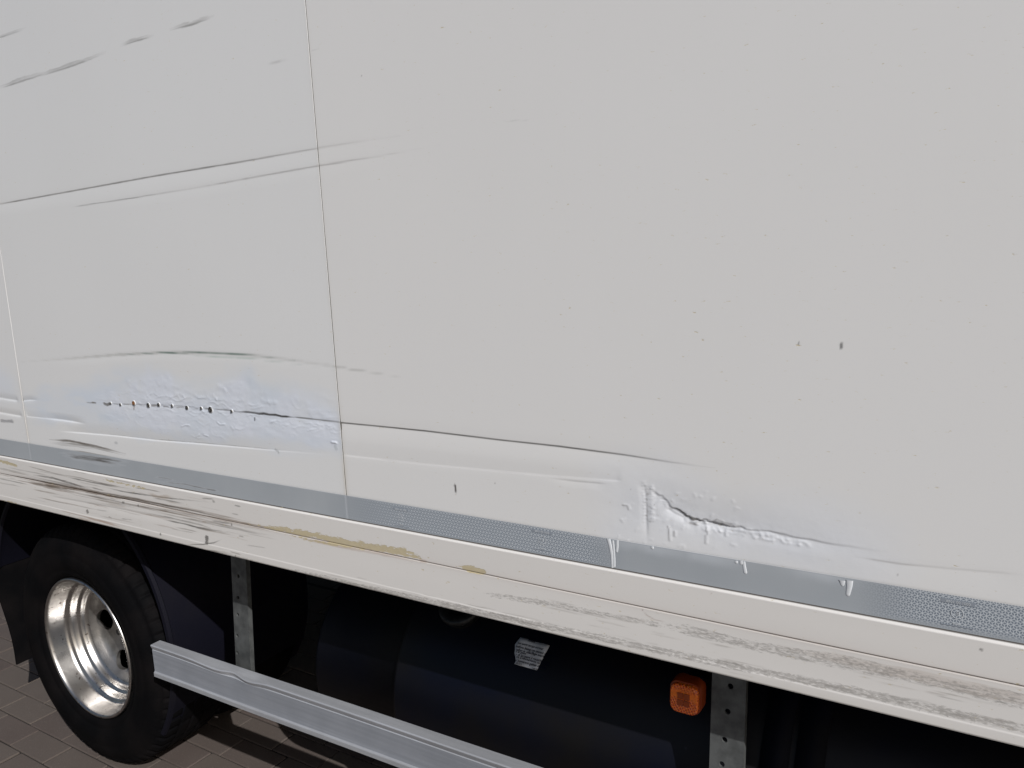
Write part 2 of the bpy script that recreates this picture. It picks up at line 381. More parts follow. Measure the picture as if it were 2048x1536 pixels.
    def build(s, name, mat, parent, depth=.02):
        e = .00015
        xs = np.concatenate([[s.xs[0]-e]*2, s.xs, [s.xs[-1]+e]*2]); zs = np.concatenate([[s.zs[0]-e]*2, s.zs, [s.zs[-1]+e]*2])
        pad = lambda A: np.pad(A, [(2, 2), (2, 2)]+[(0, 0)]*(A.ndim-2), mode='edge')
        Y, C, Wr, Cm = pad(s.Y), pad(s.C), pad(s.Wr), pad(s.Cm)
        Y[0] = Y[0]+depth; Y[-1] = Y[-1]+depth; Y[1:-1, 0] += depth; Y[1:-1, -1] += depth
        X, Z = np.meshgrid(xs, zs); nz, nx = X.shape
        V = np.stack([X, Y, Z], -1).reshape(-1, 3).astype(np.float32)
        i = np.arange(nz-1)[:, None]*nx+np.arange(nx-1)[None]
        Q = np.stack([i, i+1, i+nx+1, i+nx], -1).reshape(-1, 4)
        me = bpy.data.meshes.new(name); me.vertices.add(len(V)); me.vertices.foreach_set('co', V.ravel())
        me.loops.add(Q.size); me.loops.foreach_set('vertex_index', Q.ravel().astype(np.int32))
        me.polygons.add(len(Q)); me.polygons.foreach_set('loop_start', (np.arange(len(Q))*4).astype(np.int32))
        me.polygons.foreach_set('use_smooth', np.ones(len(Q), bool))
        me.update(calc_edges=True)
        for nm, D in (('paint', C), ('wear', Wr)):
            a = me.attributes.new(nm, 'FLOAT_COLOR', 'POINT')
            a.data.foreach_set('color', np.concatenate([D, np.ones(D.shape[:2]+(1,))], -1).reshape(-1).astype(np.float32))
        me.materials.append(mat)
        return link(bpy.data.objects.new(name, me), parent)

def steps(*segs):
    out = []
    for a, b, d in segs:
        n = max(1, int(round((b-a)/d))); out += list(np.linspace(a, b, n+1)[:-1])
    return np.array(out+[segs[-1][1]])

ZT, ZB, ZG, ZS = 1.058, 1.0085, .952, .8665        # tape top, tape foot, seam of the sill, sill foot
J0, J1, J2 = -2.3555, -1.1455, .066                # panel joints
ZTOP = 2.75; GAP = .0013
panels = {
 'A': Sheet(steps((-3.6, -2.75, .05), (-2.75, J0-GAP, .004)), steps((ZB-.004, 1.20, .0022), (1.20, 2.2, .02), (2.2, ZTOP, .1))),
 'B': Sheet(steps((J0+GAP, J1-GAP, .0021)), steps((ZB-.004, 1.235, .0014), (1.235, 1.30, .004), (1.30, 1.62, .004), (1.62, 1.78, .0018), (1.78, 2.0, .004), (2.0, 2.26, .0018), (2.26, 2.3, .004), (2.3, ZTOP, .1))),
 'C': Sheet(steps((J1+GAP, -.12, .0019), (-.12, J2-GAP, .006)), steps((ZB-.004, 1.26, .0014), (1.26, 1.66, .0042), (1.66, 1.92, .0022), (1.92, 2.2, .0045), (2.2, ZTOP, .1))),
 'D': Sheet(steps((J2+GAP, 1.276, .1)), steps((ZB-.004, ZTOP, .1))),
}
for k_, c_ in (('A', (.778, .784, .793)), ('B', (.778, .784, .792)), ('C', (.786, .784, .784)), ('D', (.786, .784, .784))): panels[k_].C[:] = c_     # base tone per sheet, a little cooler left and warmer right
for k, s in panels.items():   # gentle oil-canning of old sheet
    s.Y += (fbm(s.X, s.Z, .55, .45, 11, 2)-.5)*.0016
def each(fn):
    for s in panels.values(): fn(s)

# --- long dents and scrapes
each(lambda s: s.crease([(-40, 415), (0, 408), (310, 352), (480, 324), (637, 296), (740, 279), (840, 266)], .0009, .0013, .030, .016, .02, .3))
each(lambda s: s.crease([(145, 414), (385, 377), (640, 331), (760, 311), (880, 291)], .0004, .0012, .02, .008, .3, .3))
each(lambda s: s.stroke([(-20, 411), (0, 408), (310, 352), (480, 324), (637, 296), (740, 279), (800, 271)], .0022, (.13, .125, .12), .85, .1, .4, .35, 4))  # shade of the crease's down-facing step, painted as a dark line
each(lambda s: s.stroke([(143, 414), (260, 397), (385, 377)], .0017, (.16, .16, .16), .75, .1, .4, .5, 5))
each(lambda s: s.stroke([(385, 377), (520, 352), (640, 331), (760, 312), (880, 290)], .0024, (.34, .33, .33), .6, .2, .4, .6, 6))
each(lambda s: s.stroke([(1000, 243), (1060, 240)], .0014, (.5, .5, .5), .4))
# upper rub marks
SC = (.27, .265, .26)
for i, (q, wd) in enumerate([([(-20, 78), (0, 72), (25, 64), (54, 54)], .0042), ([(-10, 177), (0, 174), (60, 154), (100, 142)], .016), ([(70, 153), (150, 127), (180, 116), (212, 103)], .014), ([(240, 90), (272, 79), (308, 70)], .011), ([(340, 58), (385, 46), (428, 31)], .013)]):
    each(lambda s: s.stroke(q, wd*.65, (.38, .375, .37), .55, .35, .35, .7, 20+i)); each(lambda s: s.stroke([(a, b+3) for a, b in q], .0026, (.17, .165, .16), .6, .35, .35, .6, 40+i))
    each(lambda s: s.band(q, wd*.6, 0, .22, .5, .5))
each(lambda s: s.stroke([(528, 131), (560, 122), (600, 109)], .0022, (.42, .41, .41), .6, .3, .3, .7, 33))
each(lambda s: s.stroke([(622, 101), (640, 96)], .0015, (.5, .5, .5), .4))
# green arc
arc = [(40, 724), (130, 718), (230, 710), (330, 705), (420, 706), (500, 710), (590, 721), (670, 734), (740, 745), (815, 757)]
each(lambda s: s.crease(arc, .0007, .0018, .018, .008, .3, .5))
each(lambda s: s.stroke(arc, .006, (.52, .53, .51), .55, .35, .4, .3, 60))
each(lambda s: s.stroke(arc[2:7], .0034, (.045, .13, .095), .95, .4, .4, .4, 61))
each(lambda s: s.stroke([(a, b+7) for a, b in arc[3:8]], .003, (.30, .42, .36), .5, .3, .5, .7, 62))
each(lambda s: s.stroke([(640, 726), (700, 738), (760, 747), (815, 758)], .003, (.45, .45, .44), .5, .2, .6, .25, 63))

# --- brushed repair on the middle panel
B, Cp, A = panels['B'], panels['C'], panels['A']
def repair(s, mask, tint, amp):
    s.C[:] = s.C*(1-mask[..., None])+np.array(tint)*mask[..., None]
    s.Wr[..., 2] = np.maximum(s.Wr[..., 2], mask*amp)
pB = [(40, 800), (110, 776), (170, 770), (215, 752), (290, 738), (380, 768), (450, 762), (495, 738), (520, 770), (600, 778), (650, 800), (676, 806), (690, 905), (640, 902), (560, 896), (440, 884), (330, 872), (240, 862), (165, 846), (70, 838)]
mB = B.poly_mask(pB, .024, .018, 3)
pB2 = [(190, 795), (260, 770), (300, 745), (400, 778), (480, 755), (560, 780), (660, 812), (686, 850), (672, 885), (560, 880), (470, 880), (330, 858), (220, 850)]
mB2 = B.poly_mask(pB2, .012, .024, 8)
tn = fbm(B.X, B.Z, .12, .05, 17)
tk = sst(.35, .65, fbm(B.X, B.Z, .09, .03, 19)); tv = sst(.42, .6, fbm(B.X, B.Z, .05, .16, 77))
repair(B, np.clip(mB*(.5+.5*tk), 0, 1), (.695, .75, .835), .5); repair(B, np.clip(mB2*(.35+.6*tv), 0, 1), (.745, .785, .87), .8)
mB3 = B.poly_mask([(195, 828), (235, 826), (250, 838), (235, 848), (200, 846)], .012, .008, 5); repair(B, mB3*.5, (.64, .71, .80), .8)
mB4 = B.poly_mask([(488, 745), (505, 742), (522, 768), (560, 778), (545, 795), (500, 785)], .012, .008, 6); repair(B, mB4*.4, (.64, .71, .80), .8)
mA = A.poly_mask([(-60, 740), (0, 735), (26, 760), (36, 800), (0, 800), (-60, 800)], .03, .02, 4); repair(A, mA*.6, (.72, .77, .85), .5)
rg = 1-np.abs(fbm(B.X, B.Z, .045, .02, 23)*2-1)
B.Y -= mB2*(np.clip(rg-.72, 0, 1)**1.0)*.0009*(.3+tn)
B.Y += mB2*(fbm(B.X, B.Z, .03, .016, 29)-.5)*.0006
def squiggle(cx, cy, ln, amp, n=6, vert=False):
    a = random.uniform(-.35, .35); ph = random.uniform(0, 6); out = []
    for k in range(n):
        t = k/(n-1)-.5; o = amp*math.sin(ph+t*random.uniform(4, 8))
        x, y = (t*ln, t*ln*a*.6+o) if not vert else (o, t*ln)
        out.append((cx+x, cy+y))
    return sorted(out) if not vert else out
for k in range(120):
    cx = min(max(random.gauss(430, 90), 260), 655); cy = 812+(cx-430)*.10+random.choice([-1, -1, 1])*abs(random.gauss(0, 22))+(-6)
    B.ridge(squiggle(cx, cy, random.uniform(14, 50), random.uniform(2, 7)), random.uniform(.00005, .0004), random.uniform(.0016, .0028))
for k in range(26):
    cx = random.uniform(520, 675); cy = 838+(cx-560)*.11+random.uniform(2, 16)
    B.ridge(squiggle(cx, cy, random.uniform(10, 24), 2), .0003, .0018)
for q in ([(345, 786), (362, 788), (372, 797)], [(385, 786), (397, 796), (412, 796), (420, 789)], [(424, 788), (432, 796), (435, 803)], [(432, 770), (445, 776), (455, 783)], [(466, 799), (480, 802), (492, 797)], [(518, 797), (532, 804), (548, 807), (562, 803)], [(432, 842), (440, 849), (452, 848)], [(361, 854), (371, 850), (382, 851)], [(391, 875), (400, 868)], [(406, 869), (418, 873)]):
    B.ridge(q, .0008, .0018, .2, .2)
# split seam through the repair
seam = [(172, 805), (230, 807), (297, 809), (345, 811), (421, 818), (470, 822), (515, 827), (560, 832), (590, 835), (640, 840), (686, 846)]
random.seed(21); seam = [(a, b+random.uniform(-1.3, 1.3)) for a, b in seam]
each(lambda s: s.crease(seam, .0011, .0014, .03, .02, .25, .02))
for i_, (u_, v_) in enumerate(((172, 190), (226, 238), (244, 264), (276, 294), (303, 314), (324, 340), (350, 370), (380, 398), (408, 418), (428, 476))):
    yy_ = lambda x: 805+(x-172)*.055+(max(0, x-400))*.012
    B.stroke([(u_, yy_(u_)+random.uniform(-1, 1)), ((u_+v_)/2, yy_((u_+v_)/2)+random.uniform(-1.2, 1.2)), (v_, yy_(v_)+random.uniform(-1, 1))], random.uniform(.0016, .0034), (.13, .125, .12), random.uniform(.5, .9), .2, .2, .8)
B.stroke([(478, 823), (497, 824), (509, 825.5), (517, 827.5), (527, 827), (538, 829.5), (551, 830), (563, 833), (576, 833.5), (588, 835)], .0046, (.035, .032, .03), .95, .15, .15, .45, 72)
B.stroke([(585, 834), (640, 840), (690, 846)], .0030, (.20, .20, .20), .75, .1, .1, .7, 73)
B.stroke([(205, 806), (214, 810), (222, 806)], .0085, (.13, .12, .11), .85, .2, .2, .5, 74)
B.stroke([(183, 805), (193, 806)], .004, (.15, .14, .13), .8, .2, .2, .3, 75)
B.stroke([(300, 812), (318, 811)], .006, (.17, .15, .13), .7, .2, .2, .6, 76)
B.stroke([(509, 834), (509, 843)], .003, (.05, .05, .06), .9, .1, .2, .2, 77)
B.stroke([(268, 812), (267, 822)], .004, (.20, .13, .07), .7, .1, .4, .5, 78)
for k in range(6): B.stroke([(575+random.uniform(-60, 60), 829+random.uniform(-3, 3))]*1+[(577+random.uniform(-60, 60), 831)], .003, (.08, .08, .08), .0)
# crease running on across the right-hand panel
cr = [(674, 845), (687, 846), (760, 853), (850, 862), (1000, 880), (1120, 893), (1250, 910), (1340, 924), (1430, 936)]
Cp.crease(cr, .0015, .0014, .036, .022, .01, .22)
Cp.stroke(cr, .0024, (.11, .105, .10), .9, .02, .3, .25, 80)  # dark line painted along the crease for its shaded step
lo = [(676, 910), (690, 911), (780, 921), (850, 929), (980, 941), (1100, 952), (1180, 958), (1246, 963)]
Cp.crease(lo, .0007, .0016, .03, .010, .05, .02, up=True)
Cp.stroke(lo, .0014, (.40, .39, .39), .35, .2, .1, .6, 81)
Cp.crease([(1090, 955), (1150, 962), (1220, 968)], .0006, .0013, .012, .008, .4, .2); Cp.stroke([(1108, 957), (1160, 963), (1221, 968)], .0012, (.28, .28, .28), .55, .4, .2, .4, 82)
# ledge below the repair
lb = [(112, 862), (160, 866), (230, 872), (310, 881), (400, 888), (470, 894), (560, 902), (640, 908), (690, 912)]
B.crease(lb, .0020, .0014, .03, .02, .12, .45, up=True)
B.stroke([(a, b-2) for a, b in lb[1:8]], .0015, (.24, .24, .24), .7, .3, .3, .6, 84)
B.crease([(90, 837), (125, 841), (176, 849)], .0024, .0022, .02, .01, .3, .35, up=True)
for q in ([(-20, 795), (0, 797), (38, 803)], [(-20, 823), (0, 826), (46, 834)]): A.crease(q, .0020, .002, .02, .01, .2, .1, up=True)
B.crease([(38, 803), (58, 801), (80, 801)], .0018, .002, .015, .01, .1, .5, up=True)
A.stroke([(0, 841), (12, 842), (28, 843)], .010, (.28, .28, .30), .8, .1, .1, .5, 85)
B.crease([(53, 833), (80, 836), (110, 839)], .001, .0016, .02, .01, .05, .3, up=True)
B.stroke([(548, 898), (556, 903), (558, 909)], .004, (.35, .37, .38), .6, .1, .2, .5, 86)
B.ridge([(660, 884), (672, 885), (676, 890)], .0016, .002); B.stroke([(668, 888), (672, 897), (672, 902)], .007, (.45, .49, .52), .6, .3, .2, .5, 87)
# dark rubber scuffs above the tape
for q, wd, al in (([(98, 879), (140, 882), (190, 892), (252, 908)], .0062, .9), ([(120, 884), (180, 893), (250, 911)], .004, .5), ([(100, 886), (150, 890), (200, 899)], .010, .25), ([(130, 900), (170, 905), (260, 922)], .005, .7)):
    B.stroke(q, wd, (.10, .08, .06), al, .25, .35, .35)
B.stroke([(228, 885), (236, 886)], .008, (.4, .42, .45), .6, .3, .3, .4)
# ticks and chips
Cp.stroke([(909, 966), (911, 975), (912, 988)], .0046, (.10, .09, .09), .95, .25, .3, .2, 90)
for a, b in (((1679, 690), (1686, 686)), ((1679, 696), (1687, 692)), ((1596, 682), (1599, 687))): Cp.stroke([a, b], .0026, (.08, .08, .08), .9, .2, .2, .2)
for q in ((723, 151), (990, 966), (1261, 978), (1795, 1149), (1902, 1177)): Cp.stroke([(q[0]-1.5, q[1]), (q[0]+1.5, q[1]+1)], .0026, (.2, .19, .18), .7, .2, .2, .2)
# --- dent and white patch near the right
pC = [(1205, 950), (1250, 930), (1330, 935), (1400, 985), (1480, 1010), (1600, 1010), (1700, 1050), (1760, 1085), (1770, 1125), (1720, 1160), (1600, 1142), (1450, 1112), (1300, 1094), (1215, 1076)]
mC = Cp.poly_mask(pC, .05, .02, 31); tC = fbm(Cp.X, Cp.Z, .15, .08, 37)
repair(Cp, np.clip(mC*.7*(.5+tC), 0, 1), (.75, .775, .83), .8)
crk = [(1284, 966), (1296, 974), (1312, 985), (1328, 996), (1340, 1013), (1358, 1022), (1372, 1032), (1386, 1041), (1400, 1040), (1410, 1041), (1424, 1047), (1450, 1050), (1480, 1055), (1520, 1062), (1570, 1070), (1620, 1080), (1700, 1092), (1800, 1105)]
cm = []
for (a0, b0), (a1, b1) in zip(crk[:-1], crk[1:]):
    for f_ in (0, .33, .66): cm.append((a0+(a1-a0)*f_+random.uniform(-1.5, 1.5), b0+(b1-b0)*f_+random.uniform(-2.2, 2.2)))
crj = cm+[crk[-1]]
Cp.crease(crj, .0020, .0017, .022, .04, .12, .45)
Cp.crease([(1331, 1013), (1345, 1025), (1366, 1036), (1370, 1047)], .0012, .0014, .012, .006, .2, .2)
Cp.stroke(crj[12:30], .0030, (.14, .135, .13), .9, .3, .2, .5, 95); Cp.crease([(1336, 1008), (1352, 1021), (1366, 1029), (1380, 1040), (1392, 1040), (1404, 1043), (1418, 1044), (1440, 1050), (1490, 1058)], .0016, .0013, .014, .010, .2, .4)
for k in range(16):
    cx = random.uniform(1365, 1470); cy = 1034+(cx-1365)*.19+random.uniform(-4, 7); Cp.stroke([(cx-random.uniform(3, 10), cy-random.uniform(-1, 3)), (cx, cy), (cx+random.uniform(3, 9), cy+random.uniform(-1, 3))], random.uniform(.0012, .0030), (.22, .21, .205), random.uniform(.35, .8), .3, .3, .4)
for k in range(22):
    cx = random.choice([1291, 1293, 1304, 1308])+random.uniform(-4, 4); cy = random.uniform(966, 1048); Cp.stroke([(cx, cy), (cx+random.uniform(2, 6), cy+random.uniform(2, 7))], random.uniform(.0012, .0022), (.36, .35, .345), random.uniform(.3, .7), .2, .3, .4)
Cp.stroke([(1377, 1033), (1390, 1039), (1397, 1038)], .0046, (.16, .155, .15), .85, .3, .3, .4, 96)
Cp.stroke([(1374, 1047), (1385, 1049), (1398, 1053)], .0030, (.22, .21, .21), .8, .2, .3, .6, 97); Cp.stroke([(1420, 1045), (1450, 1050), (1490, 1056)], .0034, (.20, .19, .19), .7, .2, .5, .6, 98)
Cp.stroke([(1421, 1044), (1433, 1040), (1448, 1046), (1478, 1052)], .0022, (.30, .29, .29), .7, .2, .4, .5, 99)
Cp.ridge([(1376, 1040), (1386, 1044), (1397, 1049)], .0015, .003); Cp.ridge([(1405, 1042), (1415, 1049)], .0014, .0026)
Cp.ridge([(1425, 1054), (1460, 1059), (1500, 1064), (1560, 1073)], .0008, .0026)
for k in range(13):
    y = 963+k*6.6; Cp.ridge([(1284+random.uniform(-3, 2), y+3), (1289, y), (1293+random.uniform(-2, 3), y+random.uniform(0, 4))], random.uniform(.0002, .0007), .0019)
for k in range(15):
    y = 974+k*4.9; Cp.ridge([(1300+random.uniform(-3, 3), y), (1305, y-2), (1309+random.uniform(-3, 3), y)], random.uniform(.0002, .0008), .0018)
Cp.crease([(1289, 964), (1293, 1000), (1294, 1045), (1296, 1090)], .0012, .0016, .012, .006, .1, .4); Cp.stroke([(1291, 995), (1293, 1020), (1294, 1052)], .0018, (.42, .41, .41), .6, .3, .4, .8, 101)
for k in range(70):
    cx = random.uniform(1400, 1620); cy = 1046+(cx-1400)*.155+random.uniform(4, 14); Cp.ridge([(cx-random.uniform(3, 7), cy-2), (cx, cy), (cx+random.uniform(3, 7), cy+3)], random.uniform(.0001, .0005), .0020)
for q in ([(1333, 1049), (1336, 1060), (1337, 1072), (1338, 1085)], [(1347, 1061), (1347, 1075)], [(1409, 1050), (1412, 1062), (1414, 1072)], [(1410, 1068), (1410, 1090)], [(1449, 1060), (1449, 1075)], [(1241, 1010), (1254, 1011), (1256, 1022)]):
    Cp.ridge([(a+3, b) for a, b in q], .0005, .0022, .15, .15); Cp.stroke(q, .0016, (.30, .29, .29), .7, .15, .15, .5)
for k in range(40):
    cx, cy = random.uniform(1235, 1480), random.uniform(985, 1095); Cp.ridge(squiggle(cx, cy, random.uniform(6, 16), 2, 4, random.random() < .5), random.uniform(.0001, .0004), .0022)
Cp.Y -= mC*(fbm(Cp.X, Cp.Z, .05, .03, 43)-.5)*.0008
r_ = Cp.sub([WX(*q) for q in crk[3:16]], .05)
if r_:
    sl_, d_, sg_, t_, X_, Z_ = r_
    rgc = 1-np.abs(fbm(X_, Z_, .016, .008, 87)*2-1)
    Cp.Y[sl_] -= np.exp(-(d_/.010)**2)*np.where(sg_ < 0, 1, .25)*np.clip(rgc-.62, 0, 1)*.0020*sst(1.0, .75, t_)
Cp.Y += .0022*np.exp(-(((Cp.X-W(1400, 1045)[0])/.10)**2+((Cp.Z-W(1400, 1045)[2])/.035)**2))   # the shallow bowl of the dent
Cp.crease([(1690, 1110), (1800, 1127), (1900, 1137), (2060, 1150)], .0005, .0015, .03, .01, .3, .2); Cp.stroke([(1705, 1113), (1800, 1128), (1870, 1135)], .0013, (.40, .38, .36), .5, .3, .4, .5)
# grime creeping along the joint and over the tape's upper edge
for s in (B, Cp, A):
    for jx in (J0, J1):
        d = np.abs(s.X-jx); g = np.exp(-d/.004)*(.12+.35*sst(1.35, 1.06, s.Z))*(.4+fbm(s.X, s.Z, .01, .05, 5))
        s.C[:] = s.C*(1-g[..., None])+np.array((.40, .33, .22))*g[..., None]
    g = np.exp(-np.abs(s.Z-ZT-.001)/.0012)*.35; s.C[:] = s.C*(1-g[..., None])+np.array((.30, .29, .27))*g[..., None]

pobj = {k: s.build('body_panel', PAINT, truck) for k, s in panels.items()}
pobj['B']['label'] = 'panel with brushed repair paint and a row of screws'
pobj['C']['label'] = 'panel with a cracked white patch above the tape'
for jx in (J0, J1, J2):
    bm = box_bm((jx, .0110, (ZB+ZTOP)/2), (.0036, .020, ZTOP-ZB-.02)); bm_obj('joint_strip', bm, SEAL, truck)

# --- screws through the repair
def screw(px, py, r, mat, parent):
    c = W(px, py); V = []; Fc = []; n = 12
    yy = float(B.Y[np.searchsorted(B.zs, c[2]), np.searchsorted(B.xs, c[0])])
    for rr, dy in ((1.25, .0005), (1.25, -.0008), (.95, -.0011), (.85, -.0026), (.5, -.0034), (.42, -.0020), (.0, -.0018)):
        for k in range(n):
            a = 2*math.pi*k/n; V.append((c[0]+r*rr*math.cos(a), yy+dy, c[2]+r*rr*math.sin(a)))
    for j in range(6):
        for k in range(n): Fc.append((j*n+k, j*n+(k+1) % n, (j+1)*n+(k+1) % n, (j+1)*n+k))
    o = mesh_obj('screw', V, Fc, WHITE, parent, True); o.data.materials.append(mat)
    for p in o.data.polygons: p.material_index = 0 if p.index < 2*n else 1
    return o
for px, py, r, m in ((241, 809, .0036, SCREW), (268, 806, .0056, RUST), (297, 810, .0056, SCREW), (318, 809, .0044, SCREW), (345, 811, .0036, SCREW), (374, 815, .0050, SCREW), (403, 816, .0036, SCREW), (421, 819, .0070, SCREW), (464, 822, .0034, SCREW), (222, 806, .0028, SCREW)):
    o = screw(px, py, r, m, pobj['B'])
    if m is RUST: o['label'] = 'rusty orange screw'

# --- reflective tape
tp = Sheet(steps((-3.6, -2.75, .05), (-2.75, .02, .0021), (.02, 1.276, .05)), steps((ZB, ZT, .0016)), -.0008)
px_x = lambda px, py: W(px, py)[0]
for s in (tp,):
    xl, xr = px_x(640, 1000), px_x(800, 1030)
    left = 1-sst(xl, xr, s.X)
    mid = sst(px_x(1165, 1090), px_x(1260, 1105), s.X)*(1-sst(px_x(1690, 1190), px_x(1850, 1215), s.X))
    foot = (1-sst(ZB, ZB+.011, s.Z))*sst(px_x(1650, 1200), px_x(1780, 1220), s.X)*.7
    s.Wr[..., 1] = np.clip(np.maximum.reduce([left*.95, mid*.92, foot, 1-sst(ZB-.002, ZB+.004, s.Z)]), 0, 1)
    for px0, py0, wpx in ((1300, 1100, 90), (1420, 1118, 60), (1640, 1155, 60), (1390, 1112, 25)):   # repair paint lapping over the edge
        x0 = px_x(px0, py0); ww = abs(px_x(px0+wpx, py0)-x0)
        g = np.exp(-((s.X-x0)/ww)**2)*sst(ZT-.020, ZT-.001, s.Z+.010*(fbm(s.X, s.Z, .03, .03, 7)-.5))*.30
        s.C[:] = np.array((.72, .76, .82)); s.Wr[..., 0] = np.maximum(s.Wr[..., 0], np.clip(g*1.2, 0, 1))
    base_cov = s.Wr[..., 0].copy(); s.Cm[:] = 0
    pale = s.C.copy()
    for q, wd, al in (([(118, 905), (150, 910), (190, 915), (255, 922)], .007, .75), ([(125, 911), (180, 918), (252, 931)], .0075, .9), ([(180, 915), (215, 919), (258, 925)], .004, .8), ([(310, 954), (330, 956), (352, 961)], .003, .8), ([(315, 963), (370, 968), (400, 975), (436, 982)], .0036, .85), ([(410, 977), (438, 982)], .004, .8), ([(130, 912), (200, 924), (240, 932)], .016, .25)):
        s.stroke(q, wd, (.075, .065, .055), al, .25, .3, .35)
    for jx in (J0, J1):
        d = np.abs(s.X-jx); g = np.exp(-(d/.0022)**2)*.5; s.Cm[:] = np.maximum(s.Cm, g); s.C[:] = s.C*(1-g[..., None])+np.array((.2, .2, .2))*g[..., None]; s.Y += g*.0008
    e = sst(ZT-.0016, ZT-.0002, s.Z)*.7*(1-base_cov); s.Cm[:] = np.maximum(s.Cm, e*.6); s.C[:] = s.C*(1-e[..., None])+np.array((.13, .13, .13))*e[..., None]
    s.Wr[..., 0] = np.maximum(base_cov, s.Cm)
tape = tp.build('reflective_tape', TAPE, truck, .002)
tape['label'] = 'grey reflective tape with a cube pattern, smeared with paint drips'

# moulded approval marks on the tape, upside down
dg_texts = []
def text_mesh(name, body, size, mat, parent, xf):
    cu = bpy.data.curves.new(name, 'FONT'); cu.body = body; cu.size = size; cu.align_x = 'CENTER'; cu.align_y = 'CENTER'; cu.extrude = .00005; cu.resolution_u = 2
    to = bpy.data.objects.new(name, cu); scene.collection.objects.link(to)
    bpy.context.view_layer.update()
    me = bpy.data.meshes.new_from_object(to.evaluated_get(bpy.context.evaluated_depsgraph_get()))
    bpy.data.objects.remove(to); me.transform(xf); me.materials.clear(); me.materials.append(mat)
    o = bpy.data.objects.new(name, me); return link(o, parent)
def flat(x, y, z, rot180=False):
    # text in the xz plane facing -y
    R = Matrix(((1, 0, 0, 0), (0, 0, -1, 0), (0, 1, 0, 0), (0, 0, 0, 1)))
    return Matrix.Translation((x, y, z)) @ R @ (Matrix.Rotation(math.pi, 4, 'Z') if rot180 else Matrix.Identity(4))
def frame_bm(x, z, w_, h_, t_, y):
    bm = bmesh.new()
    for cx, cz, sx, sz in ((x, z+h_/2, w_, t_), (x, z-h_/2, w_, t_), (x-w_/2, z, t_, h_-t_), (x+w_/2, z, t_, h_-t_)): box_bm((cx, y, cz), (sx, .0003, sz), bm=bm)
    return bm
PALE = simple('tape_print_pale', (.62, .65, .68), .45)
for px, py in ((1915, 1226), (1085, 1080), (803, 1034)):
    c = W(px, py); y = -.0011
    plate = bm_obj('approval_mark', box_bm((c[0], y+.0001, c[2]+.0155), (.040, .0003, .0058)), EMBOSS, tape)
    plate['label'] = 'approval mark moulded upside down in the tape'
    text_mesh('mark_lettering', '0001 00 104R', .0052, PALE, tape, flat(c[0], y-.0003, c[2]+.0155, True))
    text_mesh('mark_lettering', 'E', .0082, PALE, tape, flat(c[0]+.001, y-.0003, c[2]+.0005, True))
    text_mesh('mark_lettering', '1', .004, PALE, tape, flat(c[0]-.0032, y-.0003, c[2]+.0012, True))
    V = []; Fc = []
    for k in range(28):
        a = 2*math.pi*k/28
        for rr in (.0068, .0076): V.append((c[0]+rr*math.cos(a), y-.0003, c[2]+rr*math.sin(a)))
        Fc.append((2*k, (2*k+2) % 56, (2*k+3) % 56, 2*k+1))
    mesh_obj('mark_ring', V, Fc, PALE, tape)
    bm_obj('mark_line', box_bm((c[0], y-.0001, c[2]-.0185), (.038, .0003, .0008)), EMBOSS, tape)
    text_mesh('mark_lettering', 'IIIIIIII', .0046, PALE, tape, flat(c[0], y-.0003, c[2]-.0150, True))

# --- paint drips over the tape
def drip(pts, r0_, r1_, parent):
    V = []; Fc = []; n = 10; P = [W(*p) for p in pts]; m = len(P)
    for j, p in enumerate(P):
        t = j/(m-1); r = r0_+(r1_-r0_)*t
        for k in range(n):
            a = math.pi*k/(n-1); V.append((p[0]+r*math.cos(a), -.0008-r*.25*math.sin(a), p[2]))
    e = P[-1]
    for q in (.6, .9, 1.0):      # rounded bead at the end
        rr = r1_*math.sqrt(max(0, 1-q*q))
        for k in range(n):
            a = math.pi*k/(n-1); V.append((e[0]+rr*math.cos(a), -.0008-rr*.25*math.sin(a), e[2]-r1_*q))
    for j in range(m+2):
        for k in range(n-1): Fc.append((j*n+k, j*n+k+1, (j+1)*n+k+1, (j+1)*n+k))
    return mesh_obj('paint_drip', V, Fc, WHITE, parent, True)
for pts, a, b in (([(1217, 1077), (1221, 1092), (1224, 1110), (1225, 1134)], .0036, .0020), ([(1226, 1080), (1228, 1100), (1229, 1118), (1229, 1132)], .0018, .0022), ([(1235, 1080), (1235, 1092), (1234, 1102)], .0022, .0024), ([(1488, 1122), (1489, 1132), (1491, 1144)], .0020, .0028), ([(1473, 1121), (1473, 1124)], .002, .0025), ([(1483, 1121), (1483, 1126)], .002, .0026), ([(1699, 1160), (1699, 1172), (1696, 1188)], .0050, .0030), ([(1684, 1160), (1685, 1169)], .0048, .0024), ([(1305, 1092), (1305, 1095)], .002, .0028)):
    drip(pts, a, b, tape)

# --- sill rail under the tape
def sill_prof(Z):
    zz = [ZS-.001, ZS, ZS+.002, ZS+.0150, ZS+.0170, .9498, .9508, .9520, .9530, 1.0030, 1.0040, 1.0062, 1.0068, 1.0084]
    yy = [-.003, -.0048, -.0060, -.0060, -.0054, -.0050, -.0032, -.0032, -.0050, -.0052, -.0048, -.0026, -.0012, -.0012]
    return np.interp(Z, zz, yy)
sl = Sheet(steps((-3.6, -2.75, .05), (-2.75, .02, .0021), (.02, 1.276, .05)), steps((ZS, ZS+.020, .0010), (ZS+.020, .9488, .0016), (.9488, .9536, .0006), (.9536, .9990, .0016), (.9990, 1.0084, .0006)), 0, sill_prof, np.array([.745, .725, .705]))
sl.Y += (fbm(sl.X, sl.Z, .35, .06, 51, 2)-.5)*.0010
